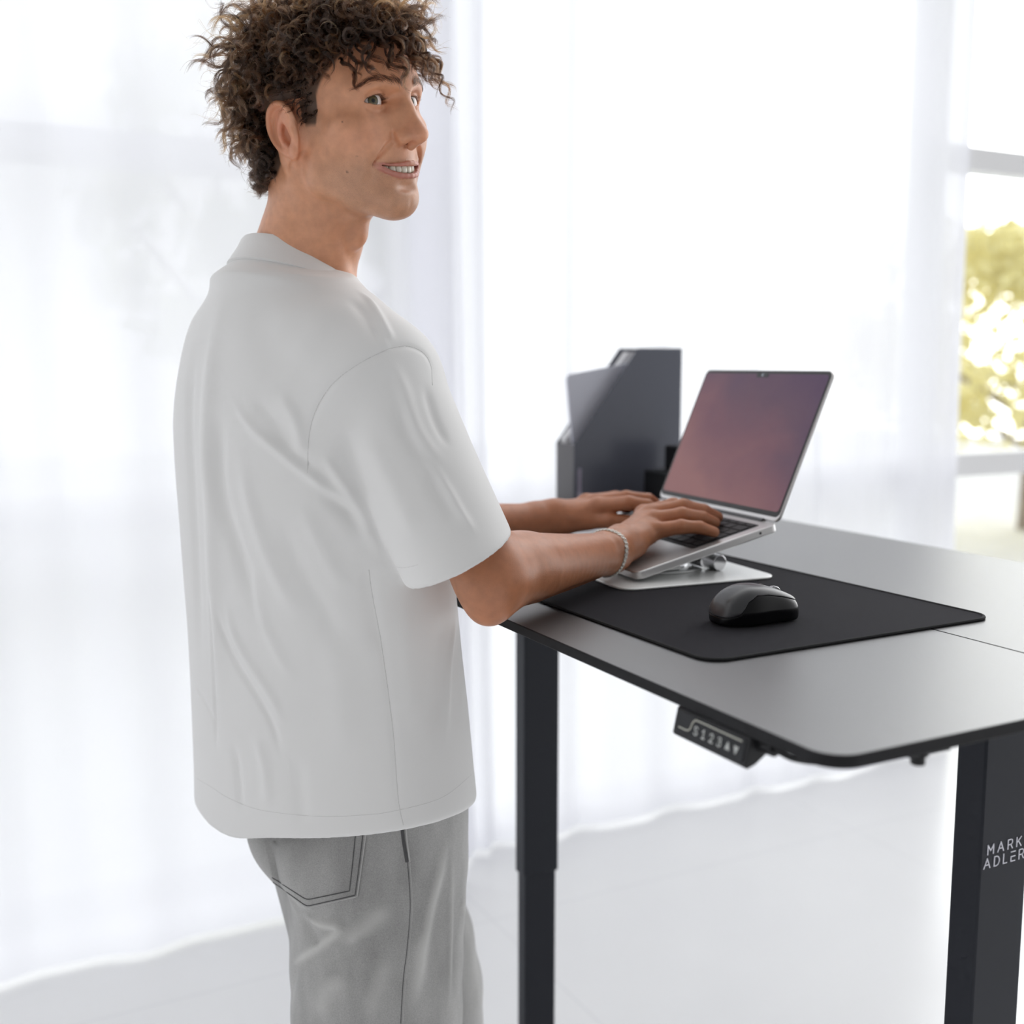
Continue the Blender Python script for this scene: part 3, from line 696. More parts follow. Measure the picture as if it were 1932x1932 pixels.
LIPU = [(-36, 73.0, -41.2), (-28, 80.5, -44.1), (-14, 89.6, -44.6), (-4, 93.0, -43.4), (0, 92.8, -44.0), (4, 93.0, -43.4), (14, 89.6, -44.6), (28, 80.5, -44.1), (36, 73.0, -41.2)]
LIPL = [(-36, 73.0, -42.0), (-27, 80.0, -49.5), (-14, 87.6, -55.2), (0, 90.6, -56.8), (14, 87.6, -55.2), (27, 80.0, -49.5), (36, 73.0, -42.0)]
def head_ops(S):
    A = dict(fr='H')
    S.ell((0, -8, 52), (75, 97, 79), 0, **A)
    S.ell((0, 40, 52), (61, 51, 48), 24, **A)
    S.ell((0, 44, -2), (60, 49, 54), 20, **A)
    S.ell((0, 52, -48), (33, 35, 36), 18, **A)
    for s in (1, -1):
        S.chain([(s * 54, 8, 0), (s * 51, 12, -46), (s * 40, 42, -69), (s * 14, 65, -82)], [14, 15, 14, 14], 22, kk=14, **A)
        S.ell((s * 43, 46, -30), (17, 26, 30), 20, **A)
        S.ell((s * 50, 24, -36), (13, 26, 34), 14, **A)
        S.ell((s * 50, 54, -2), (17, 24, 14), 16, **A)
        S.ell((s * 38, 63, -19), (17, 16, 15), 16, **A)
        S.cone((s * 10, 85, 37), (s * 44, 69, 37), 9, 9, 22, **A)
    S.ell((0, 64, -83), (19, 16, 15), 16, **A)
    S.ell((0, 36, -72), (38, 44, 20), 18, **A)
    S.ell((0, -60, -20), (54, 42, 46), 24, **A)
    # eye sockets
    for s in (1, -1):
        S.ell((s * 31, 91, 23), (17, 13, 10), 12, mode='sub', **A)
        S.ell((s * 14, 94, 20), (7, 9, 10), 8, mode='sub', **A)
    # nose
    S.chain([(0, 82, 30), (0, 95, 12), (0, 103.5, -5)], [8.5, 8.8, 9.8], 9, kk=6, **A)
    S.ell((0, 108, -14.5), (11, 11.5, 10), 7, **A)
    for s in (1, -1):
        S.cone((s * 9, 84, 12), (s * 12, 92, -12), 8, 8.5, 9, **A)
        S.ell((s * 13.5, 96, -16.5), (7.6, 11, 7.5), 4.5, **A)
        S.groove([(s * 20, 88, -8), (s * 22, 91, -16), (s * 19, 92, -24)], 3.0, -2.0, **A)
        S.ell((s * 7.2, 101.5, -25), (3.9, 6.5, 4), 2, mode='sub', **A)
    S.cone((0, 107, -20.5), (0, 96, -26), 4.5, 4.5, 3, **A)
    # eyelids : shell round the eyeball, opened by an almond
    for s in (1, -1):
        c = EYE * (s, 1, 1)
        S.ell(c, (14.0, 14.2, 13.6), 3.0, **A)
        def almond(p, c=c, s=s):
            x = (p[:, 0] - c[0]) * s; z = p[:, 2] - c[2]
            up = 5.4 * (1 - ((x + 1.5) / 16.5) ** 2) + .05 * x
            lo = -4.0 * (1 - ((x - 1.0) / 16.5) ** 2) + .05 * x
            d = np.maximum(z - up, lo - z)
            return np.maximum(d * .8, (c[1] - 2) - p[:, 1])
        S.op('sub', almond, c + (0, 10, 0), 20, 1.0, 'H')
        S.groove([(c[0] - s * 13, c[1] + 9, c[2] + 5.5), (c[0] - s * 4, c[1] + 14, c[2] + 9.6), (c[0] + s * 6, c[1] + 13, c[2] + 9.3), (c[0] + s * 15, c[1] + 6, c[2] + 4.5)], 1.5, -1.3, **A)
        S.groove([(c[0] - s * 12, c[1] + 10, c[2] - 7), (c[0], c[1] + 12.5, c[2] - 10.2), (c[0] + s * 13, c[1] + 6, c[2] - 7)], 2.2, -.9, **A)
        S.groove([(s * 48, 70, 14), (s * 56, 60, 9), (s * 60, 52, 2)], 1.8, -.7, **A)
        S.brush((c[0] + s * 4, c[1] + 9, c[2] + 14), (13, 8, 4), 1.6, **A)
    # mouth
    S.chain(LIPU, [1.2, 2.0, 2.6, 2.9, 2.7, 2.9, 2.6, 2.0, 1.2], 3.0, kk=2, sub=2, **A)
    S.chain(LIPL, [1.2, 2.2, 3.0, 3.4, 3.0, 2.2, 1.2], 3.2, kk=2, sub=2, **A)
    S.ell((0, 88.5, -68), (18, 8, 5), 8, mode='sub', **A)
    def gap(p):
        x = p[:, 0]; z = p[:, 2]
        t = 1 - (x / 34.0) ** 2
        up = -42.2 - 4.4 * t; lo = -42.2 - 11.4 * t
        return np.maximum(np.maximum(np.maximum(z - up, lo - z), np.abs(x) - 34), 62 - p[:, 1]) * .85
    S.op('sub', gap, (0, 88, -50), 40, .8, 'H')
    for s in (1, -1):
        S.groove([(s * 21, 88, -19), (s * 32, 80, -29), (s * 42, 68, -41), (s * 43, 62, -55), (s * 37, 62, -66)], [2.6, 3.2, 3.4, 3.4, 3.4], [-2.2, -3.8, -3.9, -2.6, -1.0], **A)
        S.brush((s * 38, 72, -42), (3.5, 5, 4), -1.6, **A)
        S.groove([(s * 3.2, 93, -30), (s * 4, 93.5, -38)], 1.5, .7, **A)
    S.groove([(0, 92.5, -30), (0, 93.5, -38)], 1.9, -1.0, **A)
    S.brush((0, 86, -86), (3, 6, 6), -.6, **A)
    # ears
    for s in (1, -1):
        R = rz(-s * math.radians(24)) @ rx(math.radians(12)) @ ry(s * math.radians(8))
        def e(x, y, z): return np.array([s * 73.0, -12.0, 3.0]) + R @ np.array([s * x * 1.15, y * 1.52, z * .93])
        Rr = R
        S.ell(e(-3, 3, -4), (9, 14, 20), 8, **A)
        S.ell(e(2.4, -2, 3), (5.6, 27.0, 30), 4, rot=Rr, **A)
        S.chain([e(0, 13, 3), e(3.5, 16, 14), e(5, 12, 26), e(6, 1, 33.0), e(7, -11, 29), e(7.5, -18, 16), e(7, -19, 2), e(6, -14, -11), e(4.5, -6, -22)], [2.6, 3, 3.3, 3.5, 3.5, 3.3, 3.0, 3.0, 4.0], 2.4, sub=3, kk=1.5, **A)
        S.ell(e(4.2, 1, -24), (4.2, 8, 8), 4, rot=Rr, **A)
        S.ell(e(6.0, -.5, -3), (10.0, 10.5, 13), 2.5, mode='sub', rot=Rr, **A)
        S.chain([e(3.5, 9, 20), e(5, 0, 13), e(5.4, -7, 4), e(5, -8, -8), e(4.5, -3, -17)], [2.8, 3.0, 3.2, 3.0, 2.8], 2.5, sub=3, kk=1.5, **A)
        S.groove([e(6, 10, 25), e(7.5, -6, 24), e(8, -13.5, 12), e(7.5, -14.5, 0), e(6.5, -11, -9)], 2.6, -1.3, **A)
        S.ell(e(4.0, 11.5, -6), (3.4, 3.8, 6.5), 3, rot=Rr, **A)
        S.ell(e(0, 5.5, -9), (7, 4.2, 5), 2, mode='sub', rot=Rr, **A)
    return S
def neck_ops(S):
    top = hw((0, -24, -35)); base = at_depth(541, 575, 1.395) * 1000
    S.chain([top, top * .5 + base * .5 + (4, 0, 0), base], [56, 60, 62], 26, kk=.5, sub=6)
    for s in (1, -1):
        m = hw((s * 54, -30, -22)); e = at_depth(648, 560, 1.36) * 1000 if s > 0 else at_depth(640, 560, 1.40) * 1000
        S.chain([m, m * .5 + e * .5 + TOPUSH * s, e], [9, 13, 9], 14, sub=3, kk=6)
    # larynx
    a = at_depth(688, 440, 1.335) * 1000
    S.ell(a - (9, 0, 0), (12, 12, 16), 14)
TOPUSH = np.array([4.0, -12.0, 0.0])
# ================================================================== PERSON : trunk, arms and hands (world mm)
TF = np.array([.707, .707, 0.0]); TR = np.array([.707, -.707, 0.0])      # chest direction, his right
SHR = at_depth(728, 705, 1.25) * 1000; ELR = at_depth(929, 1091, 1.18) * 1000; WRR = lap(.034, -.012, .026) * 1000
SHL = at_depth(455, 680, 1.52) * 1000; WRL = lap(.278, .010, .031) * 1000; ELL_ = at_depth(845, 998, 1.56) * 1000
HANDR = dict(
    index=[(.120, .088, .038), (.107, .128, .037), (.103, .152, .024), (.100, .168, .011)],
    middle=[(.098, .087, .041), (.083, .129, .038), (.078, .155, .025), (.076, .173, .011)],
    ring=[(.076, .079, .038), (.061, .113, .034), (.057, .139, .023), (.057, .156, .011)],
    pinky=[(.056, .066, .030), (.035, .094, .027), (.027, .115, .021), (.022, .132, .010)],
    thumb=[(.078, .024, .020), (.112, .052, .018), (.138, .076, .015), (.152, .098, .012)])
HANDL = dict(
    index=[(.235, .078, .038), (.193, .106, .037), (.178, .127, .029), (.171, .143, .012)],
    middle=[(.254, .085, .039), (.220, .118, .038), (.207, .145, .029), (.203, .162, .011)],
    ring=[(.272, .078, .040), (.247, .114, .036), (.236, .140, .027), (.231, .157, .011)],
    pinky=[(.290, .068, .033), (.274, .098, .028), (.265, .119, .023), (.260, .136, .011)],
    thumb=[(.262, .032, .021), (.238, .060, .018), (.214, .082, .015), (.197, .101, .012)])
NAILS = []
def hand_ops(S, H, W, FA):
    P = {k: [lap(*q) * 1000 for q in v] for k, v in H.items()}
    N = LN
    ctr = (P['index'][0] + P['pinky'][0] + P['middle'][0]) / 3
    S.chain([W - FA * 12, W, W * .75 + ctr * .25], [24.5, 24.5, 25], 14, kk=.5, sub=4)
    for k, r0, r1 in (('index', 15, 12.0), ('middle', 15, 12.2), ('ring', 14.5, 11.6), ('pinky', 14, 10.8)):
        m = P[k][0]
        S.cone(W * .72 + m * .28 - N * 3, m - N * 4, r0 - 2, r1, 11)
    S.ell(W * .45 + ctr * .55 - N * 5, (23, 23, 13), 14)
    mid = P['pinky'][0] * .45 + W * .55
    S.ell(mid - N * 5, (17, 17, 15), 14)
    T = P['thumb']
    S.chain([W * .6 + T[0] * .4, T[0], T[1]], [16, 17, 12.5], 13, kk=6)
    S.chain([T[1], T[2], T[3]], [12, 10.6, 8.4], 5, kk=4)
    S.ell((T[0] + P['index'][0] * .7 + T[1] * .3) / 2 - N * 3, (15, 15, 9), 16)
    for k, rr in (('index', (12.2, 10.4, 9.2, 8.0)), ('middle', (12.4, 10.6, 9.3, 8.1)), ('ring', (12.0, 10.2, 9.0, 7.8)), ('pinky', (11, 9.4, 8.3, 7.2))):
        Q = P[k]
        S.chain([Q[0] - N * 3, Q[1], Q[2], Q[3]], rr, 4.0, kk=3)
        S.ell(Q[0] - N * 1.0, (9.5, 9.5, 9.5), 7)
        S.brush(Q[1] + N * 7, 6, .7)
        d = (Q[3] - Q[2]) / np.linalg.norm(Q[3] - Q[2])
        up = N - d * (N @ d); up /= np.linalg.norm(up)
        NAILS.append(Q[3] + up * rr[3] * .8 - d * 1.5)
        S.groove([W * .55 + Q[0] * .45 + N * 17, Q[0] + N * 9], [2.4, 2.2], [.0, .9])
def body_ops(S):
    nb = at_depth(548, 560, 1.38) * 1000
    c1 = at_depth(590, 800, 1.39) * 1000; c2 = at_depth(615, 1180, 1.37) * 1000; c3 = at_depth(640, 1440, 1.365) * 1000
    R = np.stack([TR, TF, U_], 1)
    S.ell(c1, (140, 85, 185), 30, rot=R)
    S.ell(c2, (116, 70, 200), 40, rot=R)
    S.ell(c3, (104, 64, 110), 30, rot=R)
    S.cone(nb - U_ * 42, SHR - U_ * 10, 48, 46, 30); S.cone(nb - U_ * 42, SHL - U_ * 10, 48, 46, 30)
    # right arm
    fa = (WRR - ELR); fl = np.linalg.norm(fa); fa = fa / fl
    ua = (ELR - SHR); ua = ua / np.linalg.norm(ua)
    S.chain([SHR, SHR * .5 + ELR * .5, ELR], [52, 44, 38], 25, kk=.5, sub=6)
    side = np.cross(fa, U_); side /= np.linalg.norm(side); up = np.cross(side, fa)
    S.chain([ELR, ELR + fa * fl * .28 + up * 2, ELR + fa * fl * .62, WRR], [38, 39.5, 32, 24.5], 16, kk=.5, sub=8)
    S.ell(ELR + fa * 52 + up * 12 - side * 8, (34, 34, 26), 24, rot=np.stack([fa, side, up], 1))
    S.ell(ELR - up * 22 - fa * 14 + ua * 8, (18, 18, 18), 20)
    S.groove([ELR + fa * 40 - up * 30 + side * 18, ELR + fa * 120 - up * 26 + side * 18, ELR + fa * 200 - up * 20 + side * 14], [8, 7, 6], [-1.6, -3.0, -1.6])
    S.ell(WRR + np.cross(fa, LN) * 20 - fa * 16 + LN * 10, (9, 9, 9), 12)
    hand_ops(S, HANDR, WRR, fa)
    # left arm
    fb = (WRL - ELL_); gl = np.linalg.norm(fb); fb = fb / gl
    S.chain([SHL, SHL * .5 + ELL_ * .5, ELL_], [48, 42, 36], 25, kk=.5, sub=6)
    S.chain([ELL_, ELL_ + fb * gl * .3, ELL_ + fb * gl * .65, WRL], [33, 32, 27, 23], 16, kk=.5, sub=8)
    hand_ops(S, HANDL, WRL, fb)
# ------------------------------------------------------------------ skin colour (what the skin itself is like: lips, beard, hairline, blush)
def sstep(x, a, b):
    t = np.clip((x - a) / (b - a), 0, 1); return t * t * (3 - 2 * t)
def bump3(q, c, r):
    return np.exp(-(((q - np.asarray(c)) / np.asarray(r)) ** 2).sum(1))
def scalp_mask(q):
    """1 inside the hairline (head-local mm)"""
    x = np.abs(q[:, 0]); y = q[:, 1]; z = q[:, 2]
    ys = np.array([-130, -80, -55, -36, -28, -20, -4, 7, 22, 30, 40, 56, 66, 76, 110])
    zs = np.array([-52, -48, -40, -22, 4, 33, 33, 6, 5, 34, 48, 64, 78, 82, 84])
    hl = np.interp(y, ys, zs)
    return sstep(z, hl - 3, hl + 4)
def skin_colors(V):
    q = ((V - HT) @ HR) / HS
    C = np.tile(np.array([.640, .305, .172]), (len(V), 1)); M = np.zeros((len(V), 3))
    def mix(col, w):
        nonlocal C
        C = C * (1 - w[:, None]) + np.asarray(col) * w[:, None]
    head = (q[:, 2] > -115) & (q[:, 2] < 150)
    ax = np.abs(q[:, 0])
    qa = np.stack([ax, q[:, 1], q[:, 2]], 1)
    mix((.68, .285, .185), .6 * bump3(qa, (44, 62, -12), (18, 22, 16)) * head)
    mix((.68, .29, .195), .5 * bump3(qa, (0, 106, -14), (16, 14, 12)) * head)
    mix((.69, .28, .18), .75 * bump3(qa, (80, -16, 5), (11, 24, 36)) * head)
    mix((.56, .28, .19), .35 * bump3(qa, (32, 82, 12), (16, 14, 6)) * head)
    beard = sstep(-q[:, 2], 18, 52) * sstep(q[:, 1], -22, 46) * (1 - sstep(-q[:, 2], 98, 120)) * head
    beard *= 1 - .7 * bump3(qa, (30, 74, -30), (14, 20, 10))
    beard = np.maximum(beard, sstep(q[:, 2], -20, 4) * sstep(q[:, 1], 2, 10) * (1 - sstep(q[:, 1], 22, 34)) * (ax > 55) * (q[:, 2] < 30) * .7 * head)
    mix((.45, .275, .185), .42 * beard)
    lu = np.array(LIPU); ll = np.array(LIPL)
    du, _ = seg_dist(q, spline(lu, 33)); dl, _ = seg_dist(q, spline(ll, 25))
    wr = 1 - sstep(ax, 30, 38)
    lip = np.maximum(1 - sstep(du, 2.6, 4.0), 1 - sstep(dl, 3.2, 4.6)) * np.clip(.45 + wr, 0, 1) * head
    mix((.50, .19, .16), .8 * lip)
    t = 1 - (q[:, 0] / 34.0) ** 2
    inside = (q[:, 1] < 87 - (ax / 34) ** 2 * 20) & (q[:, 1] > 55) & (q[:, 2] < -42 - 3.6 * t) & (q[:, 2] > -43.4 - 11.6 * t) & (ax < 33.5)
    mix((.10, .025, .02), inside.astype(float))
    for sx in (1, -1):
        dx = (q[:, 0] * sx - EYE[0]); zz = q[:, 2] - EYE[2]; up = 5.4 * (1 - ((dx + 1.5) / 16.5) ** 2) + .05 * dx
        ln = (1 - sstep(np.abs(zz - up - .3), .5, 1.3)) * (np.abs(dx) < 14.5) * (q[:, 1] > 76) * head
        mix((.10, .05, .035), .85 * ln)
    hair = scalp_mask(q) * head * (ax < np.where(q[:, 2] > 35, 82, 71.5))
    hair = hair * ~((ax > 63) & (q[:, 1] > -56) & (q[:, 1] < 6) & (q[:, 2] < 33) & (ax > np.where(q[:, 1] < -34, 67.5, 0)))
    mix((.06, .038, .026), .92 * hair)
    for m, r in (((66, 60, 4), 1.1), ((61, 52, -47), 1.2), ((56, 66, -32), .8), ((60, 22, -46), .8), ((46, 14, -72), 1.3)):
        d = np.sqrt((((q - np.array(m)) * np.array([.2, 1, 1])) ** 2).sum(1))
        mix((.14, .07, .045), .85 * (1 - sstep(d, r * .6, r * 1.3)) * (q[:, 0] > 0) * head)
    for c in NAILS:
        d = np.sqrt(((V - c) ** 2).sum(1)); mix((.66, .40, .33), .7 * (1 - sstep(d, 4.0, 6.0)))
    arm = sstep(V[:, 0], -130, 0) * (V[:, 2] < 1330) * (q[:, 2] < -115)
    mix((.43, .168, .082), .88 * arm)
    M[:, 0] = beard * (1 - lip); M[:, 1] = arm
    return np.clip(C, 0, 1), M
def skin_material():
    m = mat('skin', (.56, .3, .2), .40, spec=.48)
    b = bsdf(m); b.inputs['Subsurface Weight'].default_value = .12; b.inputs['Subsurface Radius'].default_value = (.9, .35, .2); b.inputs['Subsurface Scale'].default_value = .006
    a = nd(m, 'ShaderNodeVertexColor', layer_name='tone'); k = nd(m, 'ShaderNodeVertexColor', layer_name='mask')
    sep = nd(m, 'ShaderNodeSeparateColor'); lk(m, k.outputs['Color'], sep.inputs[0])
    tc = nd(m, 'ShaderNodeTexCoord')
    # mottling
    n1 = nd(m, 'ShaderNodeTexNoise'); n1.inputs['Scale'].default_value = 90; n1.inputs['Detail'].default_value = 6; lk(m, tc.outputs['Object'], n1.inputs['Vector'])
    r1 = nd(m, 'ShaderNodeMapRange'); r1.inputs[1].default_value = .3; r1.inputs[2].default_value = .7; r1.inputs[3].default_value = .90; r1.inputs[4].default_value = 1.09
    lk(m, n1.outputs[0], r1.inputs[0])
    mul = nd(m, 'ShaderNodeMix', data_type='RGBA', blend_type='MULTIPLY'); mul.inputs[0].default_value = 1
    lk(m, a.outputs['Color'], mul.inputs[6]); lk(m, r1.outputs[0], mul.inputs[7])
    # stubble dots
    v = nd(m, 'ShaderNodeTexVoronoi'); v.inputs['Scale'].default_value = 1150; v.feature = 'F1'; lk(m, tc.outputs['Object'], v.inputs['Vector'])
    r2 = nd(m, 'ShaderNodeMapRange'); r2.inputs[1].default_value = .12; r2.inputs[2].default_value = .40; r2.inputs[3].default_value = .34; r2.inputs[4].default_value = 0
    lk(m, v.outputs['Distance'], r2.inputs[0])
    mm = nd(m, 'ShaderNodeMath', operation='MULTIPLY'); lk(m, r2.outputs[0], mm.inputs[0]); lk(m, sep.outputs[0], mm.inputs[1])
    mx = nd(m, 'ShaderNodeMix', data_type='RGBA'); lk(m, mm.outputs[0], mx.inputs[0]); lk(m, mul.outputs[2], mx.inputs[6]); mx.inputs[7].default_value = (.11, .07, .05, 1)
    lk(m, mx.outputs[2], b.inputs['Base Color'])
    n2 = nd(m, 'ShaderNodeTexNoise'); n2.inputs['Scale'].default_value = 700; n2.inputs['Detail'].default_value = 3; lk(m, tc.outputs['Object'], n2.inputs['Vector'])
    bp = nd(m, 'ShaderNodeBump'); bp.inputs['Strength'].default_value = .22; bp.inputs['Distance'].default_value = .0006
    lk(m, n2.outputs[0], bp.inputs['Height']); lk(m, bp.outputs['Normal'], b.inputs['Normal'])
    return m
def build_body(h):
    S = Field(); S.frame('H', HR, HT, HS); head_ops(S); neck_ops(S); body_ops(S)
    V, Q = S.mesh(h, (-560, 1040, 740), (360, 1800, 1800))
    V = relax(V, Q, 1, .4); V2 = relax(V, Q, 5, .5); k = sstep(1340 - V[:, 2], 0, 60)[:, None]; V = V * (1 - k) + V2 * k
    V3 = relax(V, Q, 16, .5); k = k * sstep(95 - V[:, 0], 0, 40)[:, None]; V = V * (1 - k) + V3 * k
    o = mesh_obj('person', V / 1000, Q, skin_material())
    C, M = skin_colors(V)
    color_attr(o, 'tone', C); color_attr(o, 'mask', M)
    tag(o, 'smiling curly haired person in white tee and grey jeans typing at the standing desk', 'person')
    return o, V, Q
# ------------------------------------------------------------------ eyes and teeth
def build_eye(s, person):
    c = hw(EYE * (s, 1, 1)) / 1000; r = EYER * HS / 1000
    g = np.array([math.sin(GAZE[0]) * math.cos(GAZE[1]), math.cos(GAZE[0]) * math.cos(GAZE[1]), math.sin(GAZE[1])])
    ax = HR @ g
    prof = []; cols = []
    n = 40
    for i in range(60):
        th = math.radians(min(180, .3 + (i / 59) ** 1.25 * 179.7)); R = r * (1 + .035 * math.exp(-(th / .42) ** 4))
        prof.append((R * math.sin(th) + 1e-6, R * math.cos(th)))
        d = math.degrees(th)
        if d < 10.5: k = (.003, .003, .003)
        elif d < 24: k = (.085, .066, .026)
        elif d < 28: k = (.03, .03, .02)
        elif d < 30: k = (.45, .42, .40)
        else: k = (.70, .66, .64) if d < 55 else (.74, .55, .50)
        cols.append(k)
    o = MB().lathe(c, prof, ax, n).build('eye', EYEMAT, person, sharp=None)
    color_attr(o, 'iris', np.repeat(np.array(cols), n, 0))
    return o
GAZE = (math.radians(34), math.radians(1))
EYEMAT = mat('eye_surface', (1, 1, 1), .12, spec=.4, Coat_Weight=.35, Coat_Roughness=.02)
_a = nd(EYEMAT, 'ShaderNodeVertexColor', layer_name='iris'); lk(EYEMAT, _a.outputs['Color'], bsdf(EYEMAT).inputs['Base Color'])
def build_teeth(person):
    m = mat('tooth_enamel', (.80, .74, .62), .22, spec=.55, Subsurface_Weight=.1)
    mb = MB(); arch = spline([(-31, 64.5, 0), (-25, 75.0, 0), (-13, 84.0, 0), (0, 86.6, 0), (13, 84.0, 0), (25, 75.0, 0), (31, 64.5, 0)], 241)
    L = np.concatenate([[0], np.cumsum(np.linalg.norm(np.diff(arch, axis=0), axis=1))]); mid = L[120]
    x = 0; lst = []
    for w, hgt in ((8.6, 10.2), (6.8, 9.2), (7.6, 9.8), (7.0, 8.4), (6.8, 7.8), (8, 7)):
        lst.append((x + w / 2, w, hgt)); x += w + .15
    for s in (1, -1):
        for d, w, hgt in lst:
            i = int(np.argmin(np.abs(L - (mid + s * d)))); p = arch[i]; t = arch[min(i + 1, 240)] - arch[max(i - 1, 0)]; t /= np.linalg.norm(t)
            nrm = np.array([-t[1], t[0], 0]); nrm = nrm if nrm[1] > 0 else -nrm
            top = -43.0 - .4; vs = []; fs = []
            nu, nv = 14, 9
            for a in range(nv):
                va = -math.pi / 2 + math.pi * a / (nv - 1)
                for b_ in range(nu):
                    u = 2 * math.pi * b_ / nu
                    sp = lambda v, e: math.copysign(abs(v) ** e, v)
                    X = w / 2 * sp(math.cos(va), .5) * sp(math.cos(u), .6); Y = 3.0 * sp(math.cos(va), .5) * sp(math.sin(u), .8); Z = hgt / 2 * sp(math.sin(va), .55)
                    vs.append(hw(p + t * X + nrm * (Y - 1.5) + np.array([0, 0, top - hgt / 2 + Z])) / 1000)
            for a in range(nv - 1):
                for b_ in range(nu): fs.append((a * nu + b_, a * nu + (b_ + 1) % nu, (a + 1) * nu + (b_ + 1) % nu, (a + 1) * nu + b_))
            mb.add(vs, fs)
    return mb.build('teeth', m, person, sharp=None)
# ------------------------------------------------------------------ hair : real strands, gathered into curled locks
def curves_obj(name, strands, radii, cols, m, parent):
    """strands: list of (n,3) arrays in world metres"""
    cu = bpy.data.hair_curves.new(name)
    cu.add_curves([len(s) for s in strands])
    P = np.concatenate(strands).astype(np.float32)
    cu.position_data.foreach_set('vector', P.ravel())
    ra = cu.attributes.get('radius') or cu.attributes.new('radius', 'FLOAT', 'POINT')
    ra.data.foreach_set('value', np.concatenate(radii).astype(np.float32))
    ca = cu.attributes.new('tint', 'FLOAT_COLOR', 'POINT')
    C = np.ones((len(P), 4), np.float32); C[:, :3] = np.concatenate([np.tile(c, (len(s), 1)) if np.ndim(c) == 1 else c for c, s in zip(cols, strands)])
    ca.data.foreach_set('color', C.ravel())
    cu.materials.append(m)
    o = bpy.data.objects.new(name, cu); COL.objects.link(o)
    o.parent = parent; o.matrix_parent_inverse = parent.matrix_world.inverted()
    return o
def hair_material():
    m = bpy.data.materials.new('hair_strand'); m.use_nodes = True; nt = m.node_tree; nt.nodes.clear()
    out = nt.nodes.new('ShaderNodeOutputMaterial'); h = nt.nodes.new('ShaderNodeBsdfHairPrincipled'); a = nt.nodes.new('ShaderNodeAttribute'); a.attribute_name = 'tint'
    h.parametrization = 'COLOR'; h.inputs['IOR'].default_value = 1.40; h.inputs['Roughness'].default_value = .30; h.inputs['Radial Roughness'].default_value = .42
    h.inputs['Random Roughness'].default_value = .2 if 'Random Roughness' in h.inputs else 0
    nt.links.new(a.outputs['Color'], h.inputs['Color']); nt.links.new(h.outputs[0], out.inputs[0])
    return m
